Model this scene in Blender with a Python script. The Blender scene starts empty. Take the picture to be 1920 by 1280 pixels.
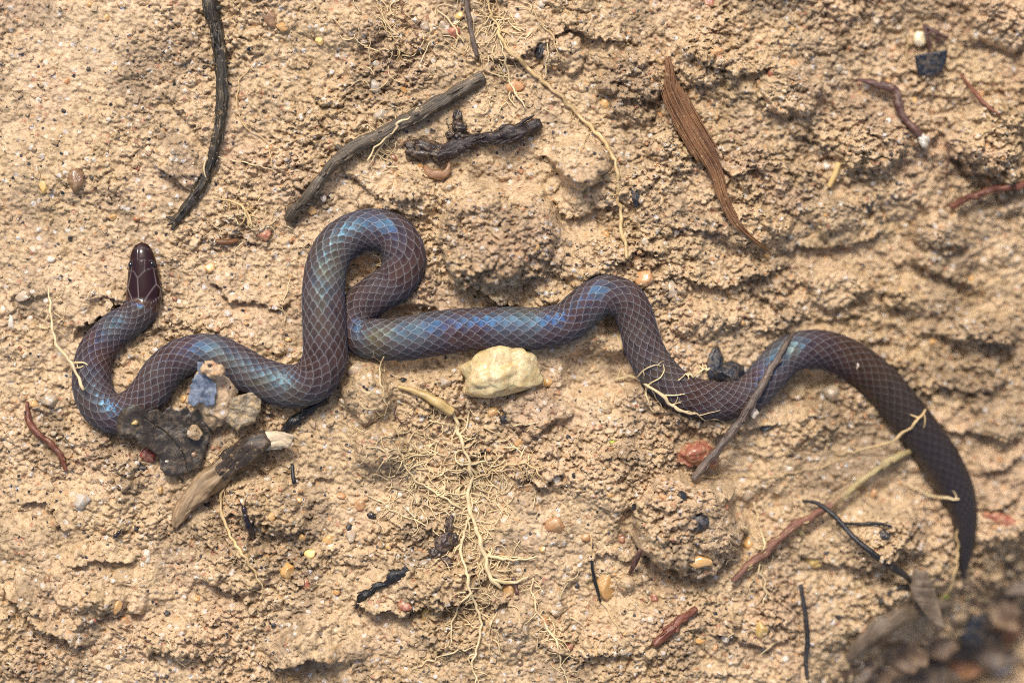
import bpy, math, random
import numpy as np

# ------------------------------------------------------------------ frame, camera, light
# lengths are worked out in "tenths": one unit P = 0.140625 mm (the bank in view is 27 cm wide), y grows down the bank
S = 0.27 / 1920.0
D = 0.80                      # camera distance in metres
DP = D / S
scene = bpy.context.scene
col = scene.collection

cam_d = bpy.data.cameras.new('camera')
cam = bpy.data.objects.new('camera', cam_d)
col.objects.link(cam)
cam.location = (0, 0, D)
cam.rotation_euler = (0, 0, 0)
cam_d.sensor_width = 36
cam_d.lens = 36 * D / 0.27
cam_d.clip_start = 0.01
cam_d.clip_end = 100
cam_d.dof.use_dof = True
cam_d.dof.focus_distance = D - 26 * S
cam_d.dof.aperture_fstop = 2.7
scene.camera = cam

SUN_ELEV, SUN_AZ = 56, 104    # degrees; azimuth counted from +X towards +Y (up the bank)
world = bpy.data.worlds.new('World')
scene.world = world
world.use_nodes = True
wn = world.node_tree.nodes
wl = world.node_tree.links
sky = wn.new('ShaderNodeTexSky')
sky.sky_type = 'NISHITA'
sky.sun_disc = False
sky.sun_elevation = math.radians(SUN_ELEV)
sky.sun_rotation = math.radians(90 - SUN_AZ)
sky.air_density = 1.0
sky.dust_density = 5.0
bg = wn['Background']
bg.inputs['Strength'].default_value = 0.08
wl.new(sky.outputs[0], bg.inputs['Color'])

sun_d = bpy.data.lights.new('sun', 'SUN')
sun_d.energy = 1.5
sun_d.angle = math.radians(13)
sun_d.color = (1.0, 0.965, 0.91)
sun = bpy.data.objects.new('sun', sun_d)
col.objects.link(sun)
el, az = math.radians(SUN_ELEV), math.radians(SUN_AZ)
sun.location = (math.cos(az) * 2, math.sin(az) * 2, 2)
sun.rotation_euler = (math.pi / 2 - el, 0, az + math.pi / 2)

scene.view_settings.view_transform = 'Standard'
scene.view_settings.look = 'None'
scene.view_settings.gamma = 1
scene.view_settings.exposure = 1.04
scene.cycles.use_denoising = False
scene.cycles.filter_width = 1.0
scene.cycles.denoiser = 'OPENIMAGEDENOISE'
scene.cycles.denoising_input_passes = 'RGB_ALBEDO_NORMAL'
scene.cycles.max_bounces = 5

rng = np.random.default_rng(7)
random.seed(7)

# ------------------------------------------------------------------ noise
def _h(ix, iy, seed):
    with np.errstate(over='ignore'):
        h = (ix.astype(np.int64).astype(np.uint32) * np.uint32(374761393) + iy.astype(np.int64).astype(np.uint32) * np.uint32(668265263)
             + np.uint32((seed * 2246822519 + 3266489917) & 0xffffffff))
        h = (h ^ (h >> np.uint32(13))) * np.uint32(1274126177)
        h = (h ^ (h >> np.uint32(16))) * np.uint32(2654435769)
        h = h ^ (h >> np.uint32(15))
    return h

def rnd(ix, iy, seed):
    return _h(ix, iy, seed).astype(np.float64) / 4294967295.0

def noise2(x, y, seed=0):
    x = np.asarray(x, float); y = np.asarray(y, float)
    ix, iy = np.floor(x), np.floor(y)
    fx, fy = x - ix, y - iy
    ux, uy = fx * fx * fx * (fx * (fx * 6 - 15) + 10), fy * fy * fy * (fy * (fy * 6 - 15) + 10)
    def g(dx, dy):
        a = rnd(ix + dx, iy + dy, seed) * (2 * math.pi)
        return np.cos(a) * (fx - dx) + np.sin(a) * (fy - dy)
    a = g(0, 0) * (1 - ux) + g(1, 0) * ux
    b = g(0, 1) * (1 - ux) + g(1, 1) * ux
    return (a * (1 - uy) + b * uy) * 1.5

def fbm(x, y, seed=0, octv=4, gain=0.5):
    t, a = 0, 1.0
    for o in range(octv):
        t = t + a * noise2(x, y, seed + o * 17)
        x, y, a = x * 2.03 + 5.1, y * 2.03 + 1.7, a * gain
    return t

def crumbs(x, y, seed, rmin=0.3, rmax=0.8, squash=1.0):
    """domes of random size, one per cell: the crumbly grain of the clay (heights in cell units)"""
    ix, iy = np.floor(x), np.floor(y)
    best = np.zeros_like(x)
    for dx in (-1, 0, 1):
        for dy in (-1, 0, 1):
            cx, cy = ix + dx, iy + dy
            px = cx + rnd(cx, cy, seed)
            py = cy + rnd(cx, cy, seed + 1)
            r = rmin + (rmax - rmin) * rnd(cx, cy, seed + 2) ** 1.6
            d2 = ((x - px) ** 2 + ((y - py) * squash) ** 2) / (r * r)
            best = np.maximum(best, np.sqrt(np.maximum(0, 1 - d2)) * r)
    return best

def noise3(p, seed=0):
    """cheap 3-D noise from three 2-D slices"""
    x, y, z = p[..., 0], p[..., 1], p[..., 2]
    return (noise2(x + 0.37 * z, y - 0.21 * z, seed) + noise2(y + 0.31 * x, z + 0.17 * x, seed + 5) + noise2(z - 0.23 * y, x + 0.29 * y, seed + 9)) / 1.9

def crumbs3(p, seed):
    x, y, z = p[..., 0], p[..., 1], p[..., 2]
    return np.maximum(np.maximum(crumbs(x + .2 * z, y - .3 * z, seed), crumbs(y + .4 * x, z, seed + 3)), crumbs(z - .2 * y, x, seed + 6))

def sstep(a, b, x):
    t = np.clip((x - a) / (b - a), 0, 1)
    return t * t * (3 - 2 * t)

# ------------------------------------------------------------------ materials
MATS = {}
def nodes_of(name):
    m = bpy.data.materials.new(name)
    m.use_nodes = True
    nt = m.node_tree
    return m, nt.nodes, nt.links, nt.nodes['Principled BSDF']

class NB:
    """a few shorthands for wiring nodes"""
    def __init__(s, nodes, links): s.n, s.l = nodes, links
    def put(s, inp, v):
        if hasattr(v, 'links'): s.l.new(v, inp)
        else: inp.default_value = v
    def math(s, op, a, b=0.0, c=0.0, clamp=False):
        q = s.n.new('ShaderNodeMath'); q.operation = op; q.use_clamp = clamp
        s.put(q.inputs[0], a); s.put(q.inputs[1], b); s.put(q.inputs[2], c)
        return q.outputs[0]
    def noise(s, vec, scale, detail=3, rough=0.55, dist=0.0):
        q = s.n.new('ShaderNodeTexNoise'); q.inputs['Scale'].default_value = scale
        q.inputs['Detail'].default_value = detail; q.inputs['Roughness'].default_value = rough; q.inputs['Distortion'].default_value = dist
        if vec is not None: s.l.new(vec, q.inputs['Vector'])
        return q.outputs['Fac']
    def ramp(s, fac, stops, interp='LINEAR'):
        q = s.n.new('ShaderNodeValToRGB'); q.color_ramp.interpolation = interp
        e = q.color_ramp.elements
        while len(e) < len(stops): e.new(0.5)
        for k, (p, c) in enumerate(stops):
            e[k].position = p
            e[k].color = (c, c, c, 1) if not hasattr(c, '__len__') else (*c[:3], 1)
        s.l.new(fac, q.inputs[0])
        return q.outputs[0]
    def mix(s, fac, a, b, blend='MIX'):
        q = s.n.new('ShaderNodeMix'); q.data_type = 'RGBA'; q.blend_type = blend
        s.put(q.inputs['Factor'], fac)
        for i, v in ((6, a), (7, b)):
            if hasattr(v, 'links'): s.l.new(v, q.inputs[i])
            else: q.inputs[i].default_value = (*v[:3], 1)
        return q.outputs[2]
    def bump(s, height, strength, dist, normal=None):
        q = s.n.new('ShaderNodeBump'); q.inputs['Strength'].default_value = strength; q.inputs['Distance'].default_value = dist
        s.l.new(height, q.inputs['Height'])
        if normal is not None: s.l.new(normal, q.inputs['Normal'])
        return q.outputs[0]
    def voro(s, vec, scale, feature='F1', rand=1.0):
        q = s.n.new('ShaderNodeTexVoronoi'); q.feature = feature; q.inputs['Scale'].default_value = scale
        q.inputs['Randomness'].default_value = rand
        s.l.new(vec, q.inputs['Vector'])
        return q

def clay_material(name, tint=(1, 1, 1)):
    m, n, l, b = nodes_of(name)
    k = NB(n, l)
    pos = n.new('ShaderNodeNewGeometry').outputs['Position']
    per = lambda p: 1.0 / (p * S)
    big = k.noise(pos, per(330), 3)
    base = k.ramp(big, [(0.30, (0.47, 0.320, 0.155)), (0.47, (0.56, 0.395, 0.205)), (0.60, (0.60, 0.425, 0.235)), (0.75, (0.52, 0.375, 0.205))])
    mid = k.noise(pos, per(46), 4, 0.6)
    base = k.mix(k.ramp(mid, [(0.40, 0.0), (0.62, 0.55)]), base, (0.68, 0.485, 0.275))
    grey = k.noise(pos, per(150), 5, 0.65, 0.6)
    base = k.mix(k.ramp(grey, [(0.49, 0.0), (0.62, 0.8)]), base, (0.31, 0.215, 0.120))
    pink = k.noise(pos, per(210), 3, 0.6, 0.3)
    base = k.mix(k.ramp(pink, [(0.52, 0.0), (0.66, 0.5)]), base, (0.60, 0.40, 0.235))
    fine = k.noise(pos, per(9), 3, 0.6)
    base = k.mix(1.0, base, k.ramp(fine, [(0.30, (0.40, 0.35, 0.30)), (0.46, (0.88, 0.86, 0.84)), (0.6, (1.0, 1.0, 1.0)), (0.75, (1.14, 1.14, 1.12))]), 'MULTIPLY')
    # coloured sand grains set in the clay
    v = k.voro(pos, per(13))
    sep = n.new('ShaderNodeSeparateColor'); l.new(v.outputs['Color'], sep.inputs[0])
    grain = k.math('MULTIPLY', k.math('LESS_THAN', v.outputs['Distance'], 0.36), k.math('GREATER_THAN', sep.outputs[0], 0.62))
    gcol = k.ramp(sep.outputs[1], [(0.0, (0.62, 0.55, 0.44)), (0.3, (0.55, 0.30, 0.12)), (0.5, (0.70, 0.52, 0.32)), (0.65, (0.40, 0.17, 0.09)), (0.8, (0.68, 0.63, 0.55)), (0.92, (0.28, 0.21, 0.15))], 'CONSTANT')
    base = k.mix(k.math('MULTIPLY', grain, 0.7), base, gcol)
    # charcoal specks
    v2 = k.voro(pos, per(21))
    sep2 = n.new('ShaderNodeSeparateColor'); l.new(v2.outputs['Color'], sep2.inputs[0])
    wob = k.math('ADD', v2.outputs['Distance'], k.math('MULTIPLY', fine, 0.18))
    fleck = k.math('MULTIPLY', k.math('LESS_THAN', wob, 0.25), k.math('GREATER_THAN', sep2.outputs[1], 0.50))
    base = k.mix(k.math('MULTIPLY', fleck, 0.93), base, (0.022, 0.021, 0.026))
    base = k.mix(1.0, base, tint, 'MULTIPLY')
    l.new(base, b.inputs['Base Color'])
    wet = k.noise(pos, per(24), 3, 0.6)
    r = k.ramp(wet, [(0.35, 0.27), (0.6, 0.62)])
    r = k.mix(grain, r, (0.13, 0.13, 0.13))
    l.new(r, b.inputs['Roughness'])
    b.inputs['Specular IOR Level'].default_value = 0.42
    f2 = k.noise(pos, per(6.5), 4, 0.7)
    nrm = k.bump(f2, 0.9, 3.0 * S)
    nrm = k.bump(k.math('SUBTRACT', 1.0, v.outputs['Distance']), 0.35, 2.0 * S, nrm)
    l.new(nrm, b.inputs['Normal'])
    return m

def stone_material(name, c1, c2, per_p=30, rough=0.2, sss=0.0, coat=0.0, bump=0.5, dirt=0.35):
    m, n, l, b = nodes_of(name)
    k = NB(n, l)
    tc = n.new('ShaderNodeTexCoord').outputs['Object']
    oi = n.new('ShaderNodeObjectInfo').outputs['Random']
    pos = n.new('ShaderNodeNewGeometry').outputs['Position']
    f = k.noise(pos, 1 / (per_p * S), 4, 0.6, 0.4)
    c = k.mix(k.ramp(f, [(0.32, 0.0), (0.68, 1.0)]), c1, c2)
    hs = n.new('ShaderNodeHueSaturation')
    l.new(c, hs.inputs['Color'])
    l.new(k.math('ADD', 0.78, k.math('MULTIPLY', oi, 0.42)), hs.inputs['Value'])
    c = hs.outputs[0]
    d = k.noise(pos, 1 / (11 * S), 4, 0.65)
    c = k.mix(k.ramp(d, [(0.50, 0.0), (0.60, min(1.0, dirt * 1.3))]), c, (0.50, 0.34, 0.175))
    l.new(c, b.inputs['Base Color'])
    l.new(k.ramp(d, [(0.5, rough), (0.66, min(0.8, rough + 0.4))]), b.inputs['Roughness'])
    b.inputs['Subsurface Weight'].default_value = sss
    b.inputs['Subsurface Scale'].default_value = 8 * S
    b.inputs['Coat Weight'].default_value = coat * 0.4
    b.inputs['Coat Roughness'].default_value = 0.12
    l.new(k.bump(k.noise(pos, 1 / (8 * S), 4, 0.7), bump, 2.5 * S), b.inputs['Normal'])
    return m

def wood_material(name, c1, c2, c3, rough=0.55, per_p=26, stretch=14.0, bump=0.6, dirt=0.3, spec=0.4, dirtcol=(0.5, 0.33, 0.17), peeled=None):
    """fibres run along the U of the uv map (u along the axis, v round it, both in P)"""
    m, n, l, b = nodes_of(name)
    k = NB(n, l)
    uv = n.new('ShaderNodeUVMap').outputs[0]
    mp = n.new('ShaderNodeMapping'); l.new(uv, mp.inputs[0])
    mp.inputs['Scale'].default_value = (1 / (per_p * stretch / 4), 1 / (per_p / 4.0), 1)
    f = k.noise(mp.outputs[0], 1.0, 5, 0.65, 0.3)
    pos = n.new('ShaderNodeNewGeometry').outputs['Position']
    g = k.noise(pos, 1 / (60 * S), 4, 0.6)
    c = k.ramp(f, [(0.30, c1), (0.52, c2), (0.72, c3)])
    c = k.mix(1.0, c, k.ramp(g, [(0.3, 0.62), (0.7, 1.2)]), 'MULTIPLY')
    d = k.noise(pos, 1 / (9 * S), 3, 0.7)
    if peeled:                                             # the first stretch has lost its bark
        sx_ = n.new('ShaderNodeSeparateXYZ'); l.new(uv, sx_.inputs[0])
        fp = k.math('ADD', k.math('DIVIDE', sx_.outputs[0], peeled[0]), k.math('MULTIPLY', k.math('SUBTRACT', g, 0.5), 0.9))
        c = k.mix(k.ramp(fp, [(0.8, 1.0), (1.0, 0.0)]), c, k.ramp(f, [(0.35, peeled[1]), (0.65, peeled[2])]))
    c = k.mix(k.ramp(d, [(0.60, 0.0), (0.67, dirt)]), c, dirtcol)
    l.new(c, b.inputs['Base Color'])
    l.new(k.ramp(g, [(0.3, max(0.1, rough - 0.15)), (0.7, min(1, rough + 0.15))]), b.inputs['Roughness'])
    b.inputs['Specular IOR Level'].default_value = spec
    nr = k.bump(f, bump, 3.0 * S)
    nr = k.bump(k.noise(pos, 1 / (6 * S), 3, 0.7), 0.35, 1.6 * S, nr)
    l.new(nr, b.inputs['Normal'])
    return m

def M(name):
    if name in MATS: return MATS[name]
    W, ST = wood_material, stone_material
    make = {
        'clay': lambda: clay_material('clay', (0.97, 0.99, 1.08)),
        'dark_clay': lambda: clay_material('dark_clay', (0.62, 0.60, 0.58)),
        'amber': lambda: ST('amber_quartz', (0.52, 0.27, 0.08), (0.66, 0.42, 0.18), 24, 0.10, 0.25, 0.5),
        'orange': lambda: ST('orange_stone', (0.44, 0.19, 0.075), (0.56, 0.33, 0.16), 16, 0.16, 0.15, 0.4, dirt=0.6),
        'white': lambda: ST('milky_quartz', (0.50, 0.43, 0.34), (0.68, 0.61, 0.52), 16, 0.12, 0.3, 0.5, dirt=0.5),
        'clear': lambda: ST('grey_quartz', (0.32, 0.25, 0.17), (0.52, 0.42, 0.31), 14, 0.09, 0.25, 0.6, dirt=0.55),
        'red': lambda: ST('red_stone', (0.24, 0.07, 0.045), (0.42, 0.17, 0.10), 14, 0.16, 0.1, 0.5, dirt=0.5),
        'maroon': lambda: ST('maroon_resin', (0.10, 0.012, 0.014), (0.30, 0.05, 0.04), 16, 0.08, 0.1, 0.7, dirt=0.4),
        'yellow': lambda: ST('yellow_stone', (0.68, 0.43, 0.12), (0.78, 0.56, 0.24), 20, 0.25, 0.2, 0.2),
        'brown': lambda: ST('brown_stone', (0.16, 0.085, 0.045), (0.30, 0.17, 0.09), 16, 0.16, 0.1, 0.5),
        'charcoal': lambda: ST('charcoal', (0.010, 0.011, 0.015), (0.035, 0.038, 0.048), 8, 0.30, 0, 0.1, 0.9, dirt=0.12),
        'seed_black': lambda: ST('black_seed', (0.010, 0.009, 0.009), (0.03, 0.025, 0.022), 10, 0.16, 0, 0.3, 0.2, dirt=0.1),
        'quartz_big': lambda: ST('yellow_quartz', (0.52, 0.37, 0.15), (0.74, 0.62, 0.36), 22, 0.20, 0.08, 0.5, 1.0, dirt=0.6),
        'pearl': lambda: ST('pale_seed', (0.75, 0.60, 0.33), (0.80, 0.70, 0.48), 20, 0.2, 0.2, 0.4, 0.2, dirt=0.1),
        'bark_dark': lambda: W('dark_bark', (0.010, 0.009, 0.010), (0.035, 0.029, 0.022), (0.20, 0.145, 0.065), 0.42, 13, 26, 0.9, 0.5),
        'bark_grey': lambda: W('grey_bark', (0.030, 0.024, 0.018), (0.115, 0.088, 0.06), (0.27, 0.22, 0.16), 0.5, 13, 20, 0.9, 0.5),
        'bark_burnt': lambda: W('burnt_bark', (0.010, 0.007, 0.009), (0.03, 0.02, 0.02), (0.11, 0.085, 0.065), 0.36, 20, 4, 0.9, 0.4),
        'splinter': lambda: W('brown_splinter', (0.045, 0.02, 0.010), (0.20, 0.09, 0.036), (0.44, 0.25, 0.11), 0.5, 14, 22, 1.0, 0.55),
        'wood_pale': lambda: W('pale_wood', (0.16, 0.10, 0.055), (0.35, 0.235, 0.13), (0.52, 0.37, 0.22), 0.55, 26, 10, 0.6, 0.35),
        'wood_black': lambda: W('rotten_wood', (0.015, 0.012, 0.010), (0.06, 0.042, 0.03), (0.22, 0.15, 0.09), 0.45, 26, 6, 0.9, 0.6),
        'wood_cream': lambda: W('cream_wood', (0.40, 0.28, 0.16), (0.62, 0.50, 0.34), (0.70, 0.62, 0.48), 0.55, 20, 8, 0.7, 0.4),
        'root_red': lambda: W('red_root', (0.07, 0.022, 0.014), (0.17, 0.055, 0.03), (0.33, 0.15, 0.085), 0.35, 14, 8, 0.5, 0.3),
        'root_purple': lambda: W('purple_root', (0.035, 0.014, 0.014), (0.11, 0.05, 0.04), (0.30, 0.20, 0.15), 0.45, 12, 6, 0.6, 0.5),
        'root_pale': lambda: W('pale_root', (0.56, 0.40, 0.19), (0.74, 0.57, 0.32), (0.82, 0.69, 0.46), 0.4, 14, 8, 0.25, 0.2),
        'root_tan': lambda: W('tan_root', (0.42, 0.27, 0.11), (0.60, 0.42, 0.20), (0.72, 0.55, 0.32), 0.45, 14, 8, 0.3, 0.3),
        'root_brown': lambda: W('brown_root', (0.09, 0.035, 0.015), (0.19, 0.085, 0.035), (0.34, 0.18, 0.08), 0.45, 12, 8, 0.4, 0.3),
        'stem_black': lambda: W('black_stem', (0.008, 0.008, 0.010), (0.02, 0.02, 0.023), (0.06, 0.052, 0.045), 0.4, 12, 10, 0.5, 0.2),
        'twig_brown': lambda: W('brown_twig', (0.05, 0.035, 0.028), (0.12, 0.085, 0.065), (0.25, 0.19, 0.14), 0.45, 14, 8, 0.6, 0.3),
        'branch': lambda: W('red_brown_branch', (0.09, 0.035, 0.025), (0.22, 0.095, 0.06), (0.36, 0.20, 0.12), 0.45, 12, 12, 0.8, 0.3, peeled=(215.0, (0.24, 0.17, 0.07), (0.52, 0.41, 0.20))),
        'husk': lambda: W('orange_husk', (0.16, 0.07, 0.03), (0.34, 0.18, 0.09), (0.5, 0.33, 0.2), 0.35, 12, 8, 0.5, 0.3),
        'straw': lambda: W('straw', (0.50, 0.32, 0.11), (0.66, 0.46, 0.19), (0.75, 0.58, 0.30), 0.45, 14, 12, 0.4, 0.2),
        'leaf_dark': lambda: ST('dark_leaf', (0.022, 0.017, 0.013), (0.062, 0.048, 0.036), 44, 0.34, 0, 0.1, 0.8, dirt=0.10),
        'leaf_brown': lambda: W('brown_leaf', (0.08, 0.055, 0.035), (0.16, 0.115, 0.075), (0.28, 0.21, 0.14), 0.5, 20, 8, 0.5, 0.2),
        'flake_blue': lambda: ST('blue_grey_flake', (0.06, 0.075, 0.105), (0.19, 0.225, 0.29), 9, 0.32, 0, 0.1, 0.9, dirt=0.04),
        'bark_chip': lambda: ST('grey_bark_chip', (0.17, 0.13, 0.085), (0.36, 0.28, 0.18), 16, 0.5, 0, 0, 0.9, dirt=0.6),
        'insect': lambda: ST('insect_shell', (0.010, 0.006, 0.010), (0.028, 0.016, 0.022), 10, 0.14, 0, 0.4, 0.1, dirt=0.0),
        'rot': lambda: ST('wet_rotten_wood', (0.012, 0.008, 0.008), (0.075, 0.045, 0.03), 12, 0.26, 0, 0.3, 1.0, dirt=0.2),
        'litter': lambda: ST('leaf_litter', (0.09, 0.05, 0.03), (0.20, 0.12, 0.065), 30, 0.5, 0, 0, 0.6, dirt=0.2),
        'litter_shade': lambda: ST('shade_leaf_litter', (0.03, 0.018, 0.012), (0.09, 0.055, 0.032), 30, 0.4, 0, 0, 0.8, dirt=0.15),  # the hollow's shade put into the leaf colour
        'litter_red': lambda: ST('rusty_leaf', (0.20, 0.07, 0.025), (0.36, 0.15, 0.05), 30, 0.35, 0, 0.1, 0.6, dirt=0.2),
        'moss': lambda: ST('moss_green', (0.36, 0.40, 0.05), (0.5, 0.52, 0.1), 10, 0.5, 0, 0, 0.4, dirt=0.1),
    }[name]
    MATS[name] = make()
    return MATS[name]

# ------------------------------------------------------------------ linking
def props(o, label=None, cat=None, group=None, kind=None):
    if label: o['label'] = label
    if cat: o['category'] = cat
    if group: o['group'] = group
    if kind: o['kind'] = kind
    return o

def to_m(v):
    """P coordinates (y down the bank) to metres"""
    v = np.asarray(v, float)
    o = np.empty_like(v)
    o[..., 0] = (v[..., 0] - 960) * S
    o[..., 1] = (640 - v[..., 1]) * S
    o[..., 2] = v[..., 2] * S
    return o

def mesh_np(name, verts_m, quads=None, tris=None, uv=None, smooth=True, attrs=None):
    me = bpy.data.meshes.new(name)
    verts_m = np.ascontiguousarray(verts_m, dtype=np.float32)
    nq = 0 if quads is None else len(quads)
    nt = 0 if tris is None else len(tris)
    idx = np.concatenate([np.asarray(a, np.int32).ravel() for a in (quads, tris) if a is not None and len(a)])
    me.vertices.add(len(verts_m)); me.vertices.foreach_set('co', verts_m.ravel())
    me.loops.add(len(idx)); me.loops.foreach_set('vertex_index', idx)
    me.polygons.add(nq + nt)
    starts = np.concatenate([np.arange(nq) * 4, nq * 4 + np.arange(nt) * 3]).astype(np.int32)
    me.polygons.foreach_set('loop_start', starts)
    me.polygons.foreach_set('use_smooth', np.full(nq + nt, smooth))
    if uv is not None:
        lay = me.uv_layers.new(name='UVMap')
        u = np.asarray(uv, np.float32)
        if len(u) == len(verts_m): u = u[idx]
        lay.data.foreach_set('uv', u.ravel())
    for an, av in (attrs or {}).items():
        a = me.attributes.new(an, 'FLOAT', 'POINT')
        a.data.foreach_set('value', np.asarray(av, np.float32))
    me.update(calc_edges=True)
    me.validate()
    return me

def add(name, verts, quads=None, tris=None, mat=None, parent=None, origin=None, uv=None, smooth=True, attrs=None):
    """one mesh object from P coordinates; its origin sits at the foot of the thing"""
    vm = to_m(verts)
    if parent is not None:
        org = np.array(parent['_org'])
    elif origin is not None:
        org = to_m(np.array([origin]))[0]
    else:
        org = np.array([vm[:, 0].mean(), vm[:, 1].mean(), vm[:, 2].min()])
    me = mesh_np(name, vm - org, quads, tris, uv, smooth, attrs)
    if mat: me.materials.append(M(mat) if isinstance(mat, str) else mat)
    o = bpy.data.objects.new(name, me)
    col.objects.link(o)
    if parent is not None:
        o.parent = parent
    else:
        o.location = org
        o['_org'] = [float(q) for q in org]
    return o

# ------------------------------------------------------------------ the lie of the land
def plane(x, y):
    """broad shape of the bank: it falls back to one side and drops off at the lower corner"""
    t = sstep(1000, 1900, x)
    z = -118 * t - 40 * sstep(1250, 1700, x) * sstep(330, 620, y) * (1 - sstep(900, 1150, y))
    # brow of the bank: a line from (1540,1300) over (1690,1150) to (1940,1010)
    d = ((y - 1150) * 0.83 + (x - 1690) * 0.56)
    d = d + 26 * noise2(x / 90, y / 90, 31)
    z = z - 330 * sstep(-10, 300, d) - 34 * sstep(-30, 60, d)
    return z

def spot(px, py):
    """where the ray through a point of the picture plane meets the broad bank"""
    x, y = float(px), float(py)
    for _ in range(4):
        z = float(plane(np.array(x), np.array(y)))
        if z < -190: z = -190.0
        f = 1 - z / DP
        x, y = 960 + (px - 960) * f, 640 + (py - 640) * f
    return x, y

def spots(pts):
    return [spot(p[0], p[1]) + tuple(p[2:]) for p in pts]

LEDGES = [  # drawn along the foot, the raised side is up the bank when drawn left to right
    ([(135, 640), (160, 606), (195, 596), (232, 572), (243, 540)], 34, 130), ([(298, 165), (330, 200), (370, 250), (402, 292)], 15, 60),
    ([(285, 305), (320, 335), (362, 368)], 20, 60), ([(0, 1095), (40, 1122), (75, 1172), (120, 1198), (195, 1212)], 42, 90),
    ([(15, 948), (85, 950), (112, 985), (138, 1018)], 20, 60), ([(125, 1062), (170, 1056), (230, 1050), (262, 1040)], 20, 50),
    ([(372, 1085), (430, 1112), (475, 1122)], 22, 60), ([(236, 1148), (278, 1154)], 18, 40), ([(495, 1258), (560, 1240), (645, 1222)], 32, 80),
    ([(535, 1002), (572, 990), (602, 962)], 14, 50), ([(645, 1095), (700, 1150), (760, 1152), (850, 1136), (962, 1130)], 34, 90),
    ([(825, 465), (848, 530), (900, 556), (990, 572)], 40, 120), ([(1030, 372), (1060, 404), (1130, 402), (1165, 380)], 26, 60),
    ([(1000, 292), (1060, 328), (1160, 352)], 20, 60), ([(1270, 98), (1340, 130), (1420, 150), (1455, 130)], 20, 70),
    ([(1240, 522), (1330, 540), (1420, 520), (1505, 500)], 22, 60), ([(1440, 470), (1520, 462), (1600, 460), (1685, 430)], 26, 70),
    ([(1700, 472), (1750, 520), (1835, 540)], 30, 80), ([(1545, 330), (1600, 345), (1660, 330)], 14, 50),
    ([(1770, 290), (1815, 335), (1925, 350)], 46, 110), ([(1615, 690), (1700, 720), (1800, 732), (1925, 700)], 20, 60),
    ([(1690, 620), (1800, 640), (1910, 650)], 17, 50), ([(945, 880), (1010, 908), (1065, 884)], 22, 60),
    ([(1095, 1052), (1150, 1040), (1200, 1060)], 16, 50), ([(880, 100), (960, 112), (1010, 96), (1060, 62), (1130, 76), (1205, 82)], 26, 60),
    ([(1255, 775), (1340, 822), (1480, 790)], 20, 50), ([(565, 160), (600, 195), (640, 200), (700, 190)], 14, 40),
    ([(700, 85), (760, 110), (800, 100)], 14, 40), ([(1460, 240), (1540, 280), (1640, 300)], 16, 60), ([(1300, 300), (1360, 330), (1440, 325)], 18, 60),
    ([(640, 330), (720, 372), (800, 372)], 16, 60), ([(380, 520), (430, 560), (520, 575), (560, 560)], 18, 60), ([(0, 555), (60, 560), (110, 540)], 10, 40),
    ([(1660, 800), (1760, 800), (1880, 830), (1925, 820)], 20, 60), ([(1240, 420), (1320, 440), (1390, 430)], 16, 50), ([(1430, 620), (1520, 600), (1640, 600)], 14, 50),
    ([(1830, 900), (1880, 880), (1925, 850)], 24, 60), ([(1480, 1040), (1600, 1060), (1690, 1040)], 22, 60), ([(250, 1225), (330, 1240), (420, 1225)], 18, 50),
    ([(1840, 960), (1880, 955), (1925, 920)], 26, 50), ([(700, 955), (760, 985), (820, 990)], 12, 40), ([(1000, 1220), (1090, 1240), (1180, 1225)], 16, 50),
    ([(1320, 1180), (1420, 1210), (1520, 1195)], 16, 50), ([(520, 880), (560, 905), (640, 900)], 12, 40), ([(1150, 510), (1190, 480), (1260, 470)], 20, 60),
]
LUMPS = [  # x, y, half width, half height, rise
    (945, 450, 120, 92, 34), (880, 370, 60, 40, 14), (1092, 305, 62, 46, 28), (1120, 352, 70, 40, 16), (1325, 130, 80, 66, 20), (690, 735, 56, 62, 26),
    (705, 840, 64, 58, 22), (760, 370, 62, 40, 16), (960, 1190, 66, 46, 14), (1640, 275, 74, 58, 22), (1480, 165, 84, 60, 22), (140, 1085, 64, 50, 18),
    (420, 1062, 92, 42, 16), (600, 1205, 84, 48, 20), (500, 950, 84, 62, 20), (330, 300, 54, 40, 12), (1160, 900, 90, 66, 16), (1650, 1000, 92, 66, 34),
    (1500, 800, 64, 42, 12), (560, 330, 64, 46, 12), (480, 620, 70, 46, 12), (290, 690, 34, 52, 14), (1220, 1180, 90, 60, 18), (1410, 430, 74, 48, 20),
    (1560, 540, 84, 44, 18), (1830, 620, 80, 46, 20), (1330, 600, 66, 40, 16), (1420, 330, 66, 46, 18), (1560, 400, 60, 40, 18), (70, 300, 70, 60, 8),
    (60, 1010, 66, 50, 14), (240, 1110, 80, 40, 18), (330, 1200, 70, 40, 14), (790, 1090, 80, 40, 16), (900, 240, 46, 40, 10), (720, 240, 60, 46, 8),
    (1240, 380, 60, 50, 16), (1010, 640, 30, 30, 0), (1100, 480, 80, 50, 16), (1730, 560, 70, 40, 18), (1260, 270, 50, 60, 14), (1700, 850, 66, 46, 10), (640, 60, 70, 50, 10),
    (1880, 800, 60, 40, 20), (1600, 880, 70, 44, 14), (1010, 1000, 70, 46, 10), (1110, 1110, 60, 40, -14), (1420, 960, 60, 50, -16), (1130, 700, 70, 50, -34), (770, 600, 60, 26, -26),
    (690, 505, 36, 30, -30), (195, 585, 44, 34, -22), (780, 690, 70, 26, -14), (1150, 590, 30, 40, -24), (1500, 730, 70, 40, -20), (1350, 870, 90, 44, -18),
]

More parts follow.
